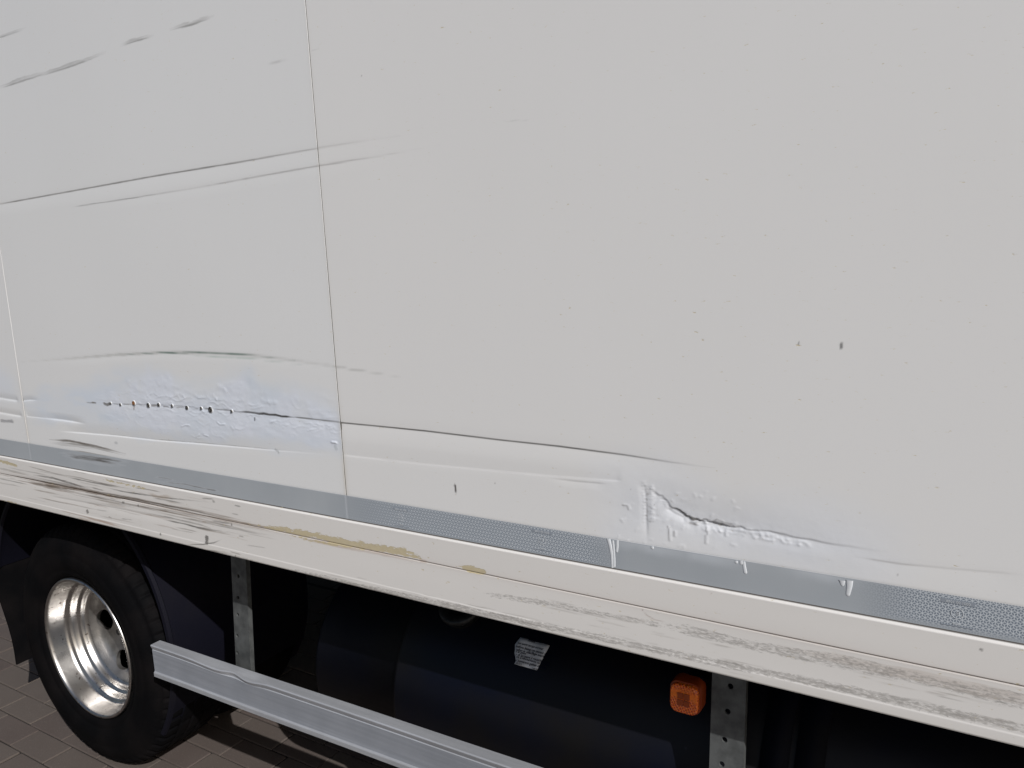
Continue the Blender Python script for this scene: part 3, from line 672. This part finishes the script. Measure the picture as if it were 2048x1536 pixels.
# bent metal at the rear of the sill
for q, A_ in (([(-20, 944), (60, 957), (150, 975), (250, 996), (350, 1015), (450, 1040)], .0016), ([(100, 990), (200, 1008), (320, 1030), (420, 1052)], .0010)):
    sl.crease(q, A_, .0018, .02, .012, .1, .3)
BR = (.10, .075, .055); DK = (.085, .08, .075)
for q, wd, al, c in (
 ([(-10, 942), (20, 949), (60, 957), (110, 966), (160, 976), (230, 988), (300, 1003), (380, 1018), (450, 1034), (500, 1047)], .0040, .9, BR),
 ([(40, 960), (75, 966), (110, 972), (160, 979), (240, 994), (330, 1012)], .0060, .9, BR),
 ([(60, 964), (100, 972), (150, 984)], .010, .4, (.2, .16, .13)),
 ([(90, 973), (120, 980), (150, 985)], .0030, .7, (.25, .16, .12)),
 ([(70, 949), (110, 955), (150, 967), (184, 977)], .0052, .92, DK), ([(150, 966), (170, 976)], .003, .6, (.3, .22, .2)),
 ([(55, 930), (110, 945), (150, 954)], .0024, .7, BR), ([(122, 947), (165, 955), (210, 966), (280, 980)], .0026, .75, BR),
 ([(140, 954), (185, 963), (250, 976)], .0028, .8, DK), ([(186, 974), (215, 981)], .0026, .8, DK),
 ([(208, 972), (250, 982), (290, 988), (340, 995), (420, 1003)], .0032, .85, DK), ([(270, 974), (300, 978), (330, 984)], .0026, .7, BR),
 ([(310, 995), (345, 1001), (372, 1006)], .0030, .85, DK), ([(300, 985), (320, 993), (350, 992)], .011, .45, (.36, .27, .19)),
 ([(406, 995), (433, 997)], .003, .7, DK), ([(428, 1000), (434, 1003)], .005, .7, DK), ([(472, 1009), (486, 1012)], .003, .7, DK),
 ([(330, 1038), (375, 1047), (400, 1054), (432, 1060), (447, 1059)], .0034, .9, DK), ([(396, 1045), (430, 1057)], .002, .6, DK),
 ([(380, 1025), (440, 1035), (490, 1044), (560, 1058), (640, 1076)], .0034, .75, (.22, .16, .10)), ([(425, 1040), (450, 1044), (470, 1046)], .0036, .85, DK),
 ([(320, 1018), (340, 1022)], .004, .5, BR), ([(118, 1018), (150, 1026), (210, 1041), (255, 1051)], .0026, .7, (.30, .19, .14)),
 ([(172, 1033), (210, 1042), (250, 1054)], .0045, .7, (.38, .24, .18)), ([(160, 1034), (190, 1043)], .007, .5, (.42, .30, .23)),
 ([(245, 1036), (272, 1039)], .0018, .6, DK), ([(375, 1087), (410, 1087), (432, 1084), (448, 1077)], .0034, .75, DK),
 ([(415, 1098), (445, 1102)], .0036, .7, DK), ([(463, 1101), (488, 1108)], .0020, .6, BR), ([(412, 1100), (470, 1106)], .006, .35, (.3, .28, .25)),
 ([(494, 1088), (540, 1095)], .0018, .5, DK), ([(340, 1055), (400, 1066)], .0014, .5, DK), ([(490, 1064), (560, 1078)], .0016, .5, (.35, .33, .3)),
 ([(220, 1032), (228, 1035)], .003, .5, DK), ([(1287, 1218), (1296, 1228), (1310, 1236), (1340, 1244)], .0014, .7, (.32, .24, .2)), ([(1285, 1217), (1290, 1218)], .003, .8, (.28, .2, .17)),
 ([(1960, 1297), (1966, 1295)], .004, .8, DK), ([(1424, 1184), (1425, 1185)], .006, .6, (.42, .34, .29)),
 ):
    sl.stroke(q, wd, c, al, .2, .3, .55)
for k in range(70):      # long drag marks left by whatever scraped past
    px = random.uniform(-20, 420); y0 = 944+px*.205+random.gauss(6, 12); L_ = random.uniform(60, 190)
    sl.stroke([(px, y0), (px+L_*.3, y0+L_*.06+random.uniform(-1, 1)), (px+L_*.65, y0+L_*.135+random.uniform(-1, 1)), (px+L_, y0+L_*.21)], random.uniform(.0012, .0034), random.choice([BR, BR, DK, (.22, .17, .13)]), random.uniform(.3, .75), .3, .35, .5)
for k in range(46):      # fine scratches along the dragged length
    px = random.uniform(-10, 520); y0 = 945+px*.21+random.gauss(8, 20); L_ = random.uniform(12, 70)
    sl.stroke([(px, y0), (px+L_/2, y0+L_*.10), (px+L_, y0+L_*.205+random.uniform(-2, 2))], random.uniform(.0012, .0026), random.choice([BR, DK, (.3, .22, .17)]), random.uniform(.25, .65), .3, .3, .7)
# chips
for q, wd in (([(177, 1018), (180, 1026)], .012), ([(414, 1073), (421, 1077)], .013), ([(418, 1080), (417, 1087)], .010), ([(324, 1066), (327, 1068)], .006), ([(474, 1110), (476, 1112)], .006), ([(247, 1003), (252, 1004)], .006), ([(278, 1009), (281, 1011)], .006), ([(465, 1047), (468, 1048)], .005)):
    sl.stroke(q, wd, (.11, .105, .10), .9, .1, .1, .5)
# flaked ochre
for q, wd, al in (([(500, 1048), (540, 1053), (570, 1058), (640, 1071), (700, 1085), (780, 1097), (845, 1109)], .020, .78), ([(560, 1062), (620, 1078), (700, 1092), (760, 1100)], .010, .60), ([(690, 1082), (760, 1095)], .016, .60), ([(800, 1106), (848, 1114)], .010, .7), ([(915, 1131), (945, 1135), (978, 1143)], .012, .85), ([(930, 1138), (975, 1146)], .010, .7), ([(-10, 918), (10, 923), (40, 931)], .014, .75), ([(200, 955), (250, 966), (300, 978)], .010, .5), ([(0, 999), (40, 1006)], .008, .55), ([(95, 963), (115, 968)], .007, .5), ([(205, 986), (235, 992)], .006, .5)):
    sl.band(q, wd*1.15, 1, al, .3, .10, .85, 60)
for q, wd in (([(600, 1074), (700, 1094), (780, 1109), (850, 1124)], .008), ([(840, 1118), (860, 1122)], .006)): sl.stroke(q, wd, (.50, .40, .33), .55, .2, .3, .6)
# rubbed bands
for q, wd, al in (([(545, 1127), (600, 1141), (700, 1165), (800, 1187), (900, 1208), (1000, 1230), (1100, 1251), (1250, 1283), (1400, 1315), (1560, 1347), (1700, 1376), (1850, 1410), (2080, 1460)], .020, .80),
                  ([(960, 1183), (1040, 1196), (1120, 1208), (1200, 1224), (1270, 1237), (1330, 1250)], .015, .70), ([(1300, 1241), (1400, 1262), (1500, 1287), (1600, 1306), (1700, 1325), (1800, 1345), (1920, 1373), (2080, 1412)], .026, .72), ([(1580, 1295), (1700, 1316), (1850, 1350), (2080, 1398)], .016, .6), ([(420, 1098), (480, 1112), (545, 1130)], .008, .6)):
    sl.band(q, wd, 0, al, .12, .02, .6, 66)
sl.stroke([(1560, 1290), (1700, 1320), (1850, 1352), (2080, 1404)], .016, (.50, .43, .38), .45, .3, .05, .5, 140)
for k in range(150):      # long fine drag lines inside the rubbed bands
    px = random.uniform(600, 2000); lowb = random.random() < .5 or px < 1050
    y0 = (1141+(px-600)*.2135 if lowb else 1196+(px-1040)*.208)+random.gauss(0, 6 if lowb else 5+(px-1000)*.006)
    L_ = random.uniform(25, 120)
    sl.stroke([(px, y0), (px+L_/2, y0+L_*.106+random.uniform(-1, 1)), (px+L_, y0+L_*.213)], random.uniform(.0010, .0020), random.choice([(.28, .26, .24), (.36, .33, .30), (.2, .19, .18)]), random.uniform(.25, .6), .3, .3, .6)
# dirt in the seam; shadow gap above the bead painted dark
gz = np.exp(-np.abs(sl.Z-.9514)/.0011)*.8*(.55+.6*fbm(sl.X, sl.Z, .2, .05, 4)); gz = np.clip(gz, 0, 1)
sl.C[:] = sl.C*(1-gz[..., None])+np.array((.20, .14, .11))*gz[..., None]
gz = np.exp(-np.abs(sl.Z-.9520)/.006)*.14; sl.C[:] = sl.C*(1-gz[..., None])+np.array((.45, .33, .25))*gz[..., None]
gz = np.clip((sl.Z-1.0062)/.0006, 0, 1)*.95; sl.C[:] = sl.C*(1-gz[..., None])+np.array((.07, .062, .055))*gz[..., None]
gz = (1-sst(ZS, ZS+.02, sl.Z))*.18*(fbm(sl.X, sl.Z, .15, .02, 9)+.3); sl.C[:] = sl.C*(1-gz[..., None])+np.array((.42, .38, .30))*gz[..., None]
sill = sl.build('sill_rail', PAINT, truck, .03)
sill['label'] = 'lower white sill rail, scraped and flaking to ochre'

# --- closed box body behind the skin
bm_obj('box_body', box_bm((-1.16, 1.255, (.905+ZTOP)/2+.005), (4.86, 2.41, ZTOP-.905-.01)), CHASSIS, truck)
bm_obj('roof_rail', box_bm((-1.16, 1.235, ZTOP+.012), (4.90, 2.49, .02)), simple('roof_white', (.75, .75, .74), .4), truck)
bm_obj('sill_rail', box_bm((-1.16, 2.475, .94), (4.87, .02, .14)), simple('sill_white', (.75, .74, .73), .4), truck)

# ------------------------------------------------------------------ running gear
WC = (-2.380, .092, 1.54-1.153)
wheel = bpy.data.objects.new('rear_wheel', None); wheel.location = (WC[0], WC[1], 0); link(wheel, truck)
def link_abs(o): return o
tyre_prof = [(.2265, .030), (.2268, .010), (.2285, .002), (.236, -.004), (.248, -.011), (.252, -.0095), (.256, -.0125), (.280, -.018), (.305, -.0185), (.309, -.0165), (.313, -.0175), (.335, -.012), (.352, -.003), (.362, .004), (.3655, .003), (.372, .010), (.381, .018), (.3845, .026)]
for g in (.058, .098, .140, .182):
    tyre_prof += [(.3853, g-.004), (.3850, g), (.374, g+.001), (.374, g+.007), (.3850, g+.008), (.3853, g+.012)]
tyre_prof += [(.3845, .206), (.380, .216), (.362, .229), (.335, .242), (.300, .248), (.250, .240), (.2285, .228), (.2265, .200)]
def tread(i, j, a):
    r = tyre_prof[j][0]
    if r < .355: return 0
    cut = (i % 8) < 2
    if .379 < r and cut and (tyre_prof[j][1] < .06 or tyre_prof[j][1] > .19): return -.009
    if .379 < r and cut and (i//8) % 2: return -.003
    if .360 < r < .376 and cut and tyre_prof[j][1] < .02: return -.004
    return 0
lathe('tyre', tyre_prof, WC, 480, RUBBER, wheel, mod=tread)
rim_prof = [(.2245, .006), (.2262, .000), (.2240, -.0050), (.2205, -.0062), (.2165, -.0045), (.2145, -.001), (.2130, .006), (.2112, .018), (.2060, .042), (.2045, .050), (.2005, .054), (.1960, .0545), (.1930, .058), (.1905, .066), (.1875, .077), (.1845, .081), (.1800, .082), (.1765, .086), (.1750, .094), (.1715, .101), (.1640, .105)]
def rag_r(i, j, a): return .0004*math.sin(3*a+1)+.0003*math.sin(7*a)
rim = lathe('rim', rim_prof, WC, 220, RIM, wheel, mod=rag_r)
rim['label'] = 'polished aluminium rim, pitted and glinting'
# disc with hand holes, cut out of a solid turning
dprof = [(.1640, .105), (.158, .110), (.150, .121), (.142, .130), (.130, .136), (.110, .141), (.085, .146), (.050, .150), (.050, .160), (.085, .157), (.110, .153), (.130, .148), (.146, .140), (.158, .122), (.1640, .117)]
disc = lathe('wheel_disc', dprof, WC, 160, simple('cast_aluminium', (.36, .345, .33), .34, .85, nscale=30, namt=.35, bump=.2), wheel, closed=True)
cut_bm = bmesh.new()
for k in range(5):
    a = math.radians(72*k+176); R_ = Matrix.Translation((WC[0]+.122*math.cos(a), WC[1]+.14, WC[2]+.122*math.sin(a))) @ Matrix.Rotation(-a, 4, 'Y') @ Matrix.Rotation(math.pi/2, 4, 'X') @ Matrix.Diagonal((.9, 1.15, 1, 1))
    bmesh.ops.create_cone(cut_bm, cap_ends=True, segments=28, radius1=.031, radius2=.031, depth=.12, matrix=R_)
cutter = bm_obj('cutter', cut_bm, DARKST); cutter.parent = None
md = disc.modifiers.new('holes', 'BOOLEAN'); md.object = cutter; md.operation = 'DIFFERENCE'; md.solver = 'EXACT'
bpy.context.view_layer.update()
nm = bpy.data.meshes.new_from_object(disc.evaluated_get(bpy.context.evaluated_depsgraph_get()))
disc.modifiers.clear(); old = disc.data; disc.data = nm; bpy.data.meshes.remove(old); bpy.data.objects.remove(cutter)
for p_ in nm.polygons: p_.use_smooth = True
nm.set_sharp_from_angle(angle=math.radians(35))
for k in range(6):
    a = math.radians(60*k+20); bm = bmesh.new()
    bmesh.ops.create_cone(bm, cap_ends=True, segments=6, radius1=.012, radius2=.011, depth=.02, matrix=Matrix.Translation((WC[0]+.068*math.cos(a), WC[1]+.148, WC[2]+.068*math.sin(a))) @ Matrix.Rotation(math.pi/2, 4, 'X'))
    bm_obj('wheel_nut', bm, DARKST, wheel)
lathe('hub', [(.0, .148), (.040, .148), (.048, .152), (.055, .158), (.055, .20)], WC, 48, DARKST, wheel)
lathe('brake_drum', [(.0, .19), (.155, .19), (.160, .197), (.160, .33), (.0, .335)], WC, 48, CHASSIS, wheel)
lathe('inner_tyre', [(.17, .30), (.222, .285), (.262, .275), (.335, .285), (.365, .30), (.385, .325), (.385, .49), (.34, .52), (.222, .51), (.17, .50)], WC, 96, RUBBER, wheel)
lathe('axle', [(.06, .3), (.06, 2.2)], WC, 24, CHASSIS, truck)
fwheel_c = (WC[0], 2.16, WC[2]); lathe('far_tyre', [(.17, .0), (.385, .03), (.385, .22), (.17, .25), (.0, .2)], fwheel_c, 64, RUBBER, truck)

# mudguard over the wheel: arched shell with a rolled outer lip
def arch(name, r, y0, y1, a0, a1, th, mat, cx, cz):
    V = []; Fc = []; n = 60
    sec = [(r-.006, y0+.004), (r, y0-.002), (r+.010, y0), (r+.012, y0+.010), (r+.004, y0+.016), (r+.004, y1), (r, y1), (r, y0+.016)]
    m = len(sec)
    for i in range(n+1):
        a = a0+(a1-a0)*i/n
        for rr, y in sec: V.append((cx+rr*math.cos(a), y, cz+rr*math.sin(a)))
    for i in range(n):
        for j in range(m): Fc.append((i*m+j, (i+1)*m+j, (i+1)*m+(j+1) % m, i*m+(j+1) % m))
    Fc += [tuple(range(m)), tuple(range(n*m+m-1, n*m-1, -1))]
    o = mesh_obj(name, V, Fc, mat, truck, True); o.data.set_sharp_from_angle(angle=math.radians(40)); return o
arch('mudguard', .458, .100, .62, math.radians(-36), math.radians(168), .004, NAVY, -2.432, .462)
# rubber flap hanging behind the wheel
def flap(pts, y0, y1, th=.006):
    V = []; n = len(pts)
    for y in (y0, y1):
        for p in pts: V.append((p[0], y+(p[0]+2.8)*.0, p[1]))
    return V
bm = bmesh.new(); NZ = 14; vs_ = []
for i in range(NZ+1):
    t = i/NZ; z = .86-.66*t; x = -2.865-.035*math.sin(t*2.2)+.012*t
    y0 = .085+.02*t+(.008*math.sin(t*9)); vs_.append([bm.verts.new((x+dx, yy, z+(.03*(yy-.1) if i == NZ else 0))) for dx, yy in ((0, y0), (.006, y0), (.006, .62), (0, .62))])
for i in range(NZ):
    for j in range(4): bm.faces.new((vs_[i][j], vs_[i+1][j], vs_[i+1][(j+1) % 4], vs_[i][(j+1) % 4]))
bm.faces.new(vs_[0]); bm.faces.new(vs_[-1][::-1]); bmesh.ops.recalc_face_normals(bm, faces=bm.faces)
bm_obj('mud_flap', bm, RUBBER, truck, False)

# side guard brackets: perforated galvanised channels leaning out a little
def bracket(x0, x1, z0, z1, yt, yb, holes):
    b = bpy.data.objects.new('guard_bracket', None); b.location = ((x0+x1)/2, yt, z0); link(b, truck)
    bm = bmesh.new(); th = .004; fl = .013
    n = 2; ring = []
    for z, y in ((z0, yb), (z1, yt)):
        ring.append([bm.verts.new(p) for p in ((x0, y+fl, z), (x0, y, z), (x1, y, z), (x1, y+fl, z), (x1-th, y+fl, z), (x1-th, y+th, z), (x0+th, y+th, z), (x0+th, y+fl, z))])
    for j in range(8): bm.faces.new((ring[0][j], ring[0][(j+1) % 8], ring[1][(j+1) % 8], ring[1][j]))
    bm.faces.new(ring[0][::-1]); bm.faces.new(ring[1]); bmesh.ops.recalc_face_normals(bm, faces=bm.faces)
    ch = bm_obj('channel', bm, GALV, b)
    cb = bmesh.new()
    for hx, hz in holes:
        yy = yb+(yt-yb)*(hz-z0)/(z1-z0)
        bmesh.ops.create_cone(cb, cap_ends=True, segments=16, radius1=.0052, radius2=.0052, depth=.02, matrix=Matrix.Translation((hx, yy, hz)) @ Matrix.Rotation(math.pi/2, 4, 'X'))
    ct = bm_obj('cutter', cb, GALV); md = ch.modifiers.new('h', 'BOOLEAN'); md.object = ct; md.solver = 'EXACT'
    bpy.context.view_layer.update()
    me = bpy.data.meshes.new_from_object(ch.evaluated_get(bpy.context.evaluated_depsgraph_get())); ch.modifiers.clear(); ch.data = me; bpy.data.objects.remove(ct)
    bm_obj('mount_plate', box_bm(((x0+x1)/2, (yt+.2)/2+.04, z1+.012), (x1-x0+.03, .22, .018)), CHASSIS, b)
    return b
bx0, bx1 = W(472, 1225, .15)[0], W(503, 1225, .15)[0]
bracket(bx0, bx1-.004, .42, .88, .160, .128, [(W(px, py, .15)[0], W(px, py, .148)[2]) for px, py in ((477, 1153), (479, 1195), (480.5, 1228), (482, 1269), (484, 1302))])
cx0, cx1 = W(1424, 1430, .14)[0], W(1492, 1430, .14)[0]
bracket(cx0, cx1, .40, .88, 153e-3, .100, [(W(px, py, y)[0], W(px, py, y)[2]) for px, py, y in ((1461, 1373, .14), (1456, 1422, .137), (1450, 1478, .132), (1445, 1526, .128))])

# guard bar: hollow aluminium profile, its upper lip bent
BX0, BX1, BZ = -1.978, 1.2, .512
bar_prof = [(.030, 0, 0), (.0022, 0, 1), (0, -.0022, 1), (.0002, -.0034, 1), (.0038, -.0125, .8), (.0050, -.0150, .5), (.0036, -.0165, .4), (.0036, -.046, .1), (.0036, -.0765, 0), (.0032, -.0785, 0), (.0006, -.0815, 0), (0, -.0828, 0), (0, -.0935, 0), (.0018, -.0952, 0), (.030, -.0952, 0)]
xs_ = steps((BX0, -1.2, .004), (-1.2, -.7, .01), (-.7, BX1, .1)); V = []; m = len(bar_prof)
d1, d2, d3 = W(428, 1337, .05)[0], W(496, 1362, .05)[0], W(462, 1347, .05)[0]
for x in xs_:
    g1 = math.exp(-((x-d1)/.075)**2); g2 = math.exp(-((x-d2)/.045)**2); g3 = math.exp(-((x-d3)/.035)**2)
    for y, z, f in bar_prof:
        dz = f*(-.0050*g1-.0070*g2+.001*g3); dy = f*(-.001*g1+.006*g3-.001*g2)
        V.append((x, .05+y+dy+.0005*math.sin(x*9), BZ+z+dz+(x-BX0)*.0115))
Fc = []
for i in range(len(xs_)-1):
    for j in range(m): Fc.append((i*m+j, i*m+(j+1) % m, (i+1)*m+(j+1) % m, (i+1)*m+j))
Fc += [tuple(range(m))[::-1], tuple(range((len(xs_)-1)*m, len(xs_)*m))]
bar = mesh_obj('side_guard_bar', V, Fc, ALU, truck, True); bar.data.materials.append(alu_mat('recess_aluminium', (.40, .425, .475), .5, (3, 40, 120), .3, metal=.4))
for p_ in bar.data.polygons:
    if len(p_.vertices) == 4 and 6 <= min(v % m for v in p_.vertices) and max(v % m for v in p_.vertices) <= 9: p_.material_index = 1  # recessed face takes the darker, bluer metal
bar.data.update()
bar.data.set_sharp_from_angle(angle=math.radians(14))
bar['label'] = 'aluminium side guard bar with a bent upper lip'

# fuel tank, strap, cap, sticker
TY, TZ, TR = .435, .475, .275
tank = bpy.data.objects.new('fuel_tank', None); tank.location = (-.6, TY, TZ-TR); link(tank, truck)
def xlathe(name, prof, cy, cz, n, mat, parent):
    V = []; m = len(prof)
    for i in range(n):
        a = 2*math.pi*i/n
        for x, r in prof: V.append((x, cy+r*math.cos(a), cz+r*math.sin(a)))
    Fc = [(i*m+j, ((i+1) % n)*m+j, ((i+1) % n)*m+j+1, i*m+j+1) for i in range(n) for j in range(m-1)]
    return mesh_obj(name, V, Fc, mat, parent, True)
tl = W(645, 1270, .23)[0]; ts = W(785, 1360, .17)[0]
xlathe('shell', [(tl+.02, 0), (tl+.005, .15), (tl, .225), (tl+.006, .245), (tl+.02, .2555), (ts-.004, TR-.016), (ts, TR-.004), (ts+.012, TR), (ts+.32, TR), (ts+.33, TR), (.55, TR), (.57, TR-.02), (.575, 0)], TY, TZ, 96, TANKP, tank)
for sx in (-.36, -.30): xlathe('strap', [(sx, TR+.001), (sx, TR+.005), (sx+.05, TR+.005), (sx+.05, TR+.001)], TY, TZ, 96, CHASSIS, tank)
# filler cap on the tank's shoulder
ca = math.radians(180-57); cc = Vector((W(910, 1244, .27)[0]+.018, TY+TR*math.cos(ca), TZ+TR*math.sin(ca))); nrm = Vector((0, math.cos(ca), math.sin(ca)))
Rm = Matrix.Translation(cc) @ nrm.to_track_quat('Z', 'Y').to_matrix().to_4x4()
capm = simple('cap_steel', (.05, .05, .05), .4, .7, nscale=80, namt=.5)
V = []; Fc = []; n = 40; pr = [(.050, -.01), (.050, .010), (.055, .011), (.0568, .016), (.0555, .023), (.052, .026), (.034, .027), (.032, .024), (.0, .024)]
for i in range(n):
    a = 2*math.pi*i/n
    for r, h in pr: V.append(Rm @ Vector((r*math.cos(a)*(1+(.015 if i % 4 == 0 else 0)), r*math.sin(a), h)))
m = len(pr); Fc = [(i*m+j, ((i+1) % n)*m+j, ((i+1) % n)*m+j+1, i*m+j+1) for i in range(n) for j in range(m-1)]
mesh_obj('filler_cap', V, Fc, capm, tank, True)
# paper label following the tank
def tank_hit(px, py):
    d = RT*((px-1024)/F_PX)-UPV*((py-768)/F_PX)+FW; o = np.array([0, -CAM_D, CAM_H])
    oy, oz = o[1]-TY, o[2]-TZ; a = d[1]**2+d[2]**2; b = oy*d[1]+oz*d[2]; c = oy*oy+oz*oz-(TR+.001)**2
    t = (-b-math.sqrt(b*b-a*c))/a; p = o+d*t; return p[0], math.atan2(p[2]-TZ, p[1]-TY)
corn = [tank_hit(*q) for q in ((1041, 1275), (1100, 1291), (1074, 1341), (1029, 1328))]    # as torn: top-left, top-right, bottom-right, bottom-left
def tpos(x, a, h): return (x, TY+(TR+h)*math.cos(a), TZ+(TR+h)*math.sin(a))
edgeL = [tank_hit(*q) for q in ((1041, 1275), (1036, 1281), (1030, 1289), (1030, 1300), (1029, 1306), (1031, 1316), (1032, 1322), (1029, 1328))]
edgeR = [tank_hit(*q) for q in ((1100, 1291), (1097, 1297), (1093, 1304), (1088, 1313), (1084, 1321), (1080, 1329), (1077, 1336), (1074, 1341))]
V = []; Fc = []
for l, r in zip(edgeL, edgeR):
    for k in range(9): t = k/8; V.append(tpos(l[0]*(1-t)+r[0]*t, l[1]*(1-t)+r[1]*t, .0012+.0008*math.sin(t*9)))
for j in range(7):
    for k in range(8): Fc.append((j*9+k, j*9+k+1, (j+1)*9+k+1, (j+1)*9+k))
st = mesh_obj('warning_sticker', V, Fc, PAPER, tank, True); st['label'] = 'torn white paper sticker printed in dark blue'
sm = st.modifiers.new('t', 'SOLIDIFY'); sm.thickness = .0004
def tank_text(body, px, py, size):
    x0, a0 = tank_hit(px, py)
    cu = bpy.data.curves.new('t', 'FONT'); cu.body = body; cu.size = size; cu.resolution_u = 2; cu.extrude = .00005; cu.shear = .15; cu.offset = .00012
    to = bpy.data.objects.new('t', cu); scene.collection.objects.link(to); bpy.context.view_layer.update()
    me = bpy.data.meshes.new_from_object(to.evaluated_get(bpy.context.evaluated_depsgraph_get())); bpy.data.objects.remove(to)
    for v in me.vertices: v.co = tpos(x0+v.co.x, a0-v.co.y/TR, .0034)
    me.materials.clear(); me.materials.append(INK)
    link(bpy.data.objects.new('sticker_lettering', me), tank)
for body, px, py, s_ in (('Avant', 1056, 1283, .0075), ('par avant temps normal', 1036, 1288, .0066), ('before being on motor off motor', 1032, 1295, .0076), ('rafter le chauffage avant de', 1032, 1301, .0074), ('t le plein', 1032, 1305, .0074), ('r di fermare il riscaldamento', 1032, 1311, .0074), ('ria il rifornimento carburante', 1033, 1316, .0070), ('Uppvarmn galten signalla', 1033, 1323, .0074), ('skort', 1032, 1328, .0070), ('1.00.10', 1064, 1338, .0045)):
    tank_text(body, px, py, s_)

# amber side marker lamp
LY = .112
c4 = [W(px, py, LY) for px, py in ((1344, 1361), (1399, 1381), (1395, 1436), (1339, 1410))]
lc = sum(c4)/4; lw = (abs(c4[1][0]-c4[0][0])+abs(c4[2][0]-c4[3][0]))/2; lh = (c4[0][2]-c4[3][2]+c4[1][2]-c4[2][2])/2
lamp = bpy.data.objects.new('side_marker_lamp', None); lamp.location = tuple(lc); link(lamp, truck)
lamp['label'] = 'amber square side marker lamp with a honeycomb reflector'
def rrect(w_, h_, r, n=6):
    out = []
    for cx, cz, a0 in ((w_/2-r, h_/2-r, 0), (-w_/2+r, h_/2-r, 90), (-w_/2+r, -h_/2+r, 180), (w_/2-r, -h_/2+r, 270)):
        for k in range(n+1): a = math.radians(a0+90*k/n); out.append((cx+r*math.cos(a), cz+r*math.sin(a)))
    return out
def pillow(name, layers, mat, tilt=.10):
    V = []; Fc = []; k = len(layers[0][0])
    for ring, y in layers:
        for x, z in ring: V.append((lc[0]+x, LY+y+z*tilt, lc[2]+z))
    for j in range(len(layers)-1):
        for i in range(k): Fc.append((j*k+i, j*k+(i+1) % k, (j+1)*k+(i+1) % k, (j+1)*k+i))
    Fc.append(tuple(range((len(layers)-1)*k, len(layers)*k)))
    o = mesh_obj(name, V, Fc, mat, lamp, True); o.data.set_sharp_from_angle(angle=math.radians(30)); return o
def amber(name, hexs):
    m, t, p = new_mat(name); p.inputs['Base Color'].default_value = (.75, .16, .012, 1); p.inputs['Roughness'].default_value = .18
    p.inputs['Coat Weight'].default_value = .4; p.inputs['Subsurface Weight'].default_value = .2; p.inputs['Subsurface Radius'].default_value = (.01, .003, .001)
    tc = N(t, 'ShaderNodeTexCoord')
    if hexs:
        v = N(t, 'ShaderNodeTexVoronoi'); v.feature = 'DISTANCE_TO_EDGE'; v.inputs['Scale'].default_value = 210; v.inputs['Randomness'].default_value = .25
        mp = N(t, 'ShaderNodeMapping'); mp.inputs['Rotation'].default_value = (0, .5, 0); t.links.new(tc.outputs['Object'], mp.inputs[0]); t.links.new(mp.outputs[0], v.inputs['Vector'])
        r = N(t, 'ShaderNodeMapRange'); r.inputs[1].default_value = .05; r.inputs[2].default_value = .30; t.links.new(v.outputs['Distance'], r.inputs[0])
        t.links.new(mixc(t, r.outputs[0], (1.0, .22, .018), (.60, .055, .003)), p.inputs['Base Color'])
        b = N(t, 'ShaderNodeBump'); b.inputs['Strength'].default_value = .6; b.inputs['Distance'].default_value = .002; t.links.new(r.outputs[0], b.inputs['Height']); t.links.new(b.outputs[0], p.inputs['Normal'])
    return m
pillow('lamp_housing', [(rrect(lw+.007, lh+.007, .016), .030), (rrect(lw+.007, lh+.007, .016), .006), (rrect(lw+.005, lh+.005, .015), .003)], simple('amber_housing', (.26, .04, .006), .35, coat=.3))
pillow('lens', [(rrect(lw, lh, .013), .004), (rrect(lw, lh, .013), -.003), (rrect(lw-.004, lh-.004, .012), -.005)], amber('amber_reflector', True))
for i in (-1, 1):
    for j in (-1, 1):
        bm = box_bm((lc[0]+i*.0058, LY-.0055+j*.0058*.1, lc[2]+j*.0062), (.0108, .002, .0116), .0008); bm_obj('lens_window', bm, simple('amber_window', (.34, .06, .01), .2, coat=.3), lamp)
bm_obj('lamp_arm', box_bm((lc[0]+.01, LY+.16, lc[2]+.01), (.03, .26, .04), .003), CHASSIS, lamp)

# frame of the chassis and unseen boxes added to block light from the far side
for y in (.80, 1.62): bm_obj('chassis_rail', box_bm((-1.2, y, .76), (4.6, .07, .24), .008), CHASSIS, truck)
for x in (-3.3, -1.75, -.2, .9): bm_obj('cross_member', box_bm((x, 1.21, .76), (.08, .74, .16), .006), CHASSIS, truck)
bm_obj('light_block_box', box_bm((-.3, 2.02, .52), (3.1, .55, .70), .02), CHASSIS, truck)
bm_obj('air_reservoir', box_bm((-1.62, 1.05, .62), (.26, .34, .40), .05), CHASSIS, truck)
bm_obj('light_block_box', box_bm((-3.2, 1.6, .50), (.6, 1.4, .66), .02), CHASSIS, truck)
for x in (-1.5, -1.0, -.5, 0.0): bm_obj('floor_bearer', box_bm((x+.2, .45, .885), (.05, .8, .035)), CHASSIS, truck)
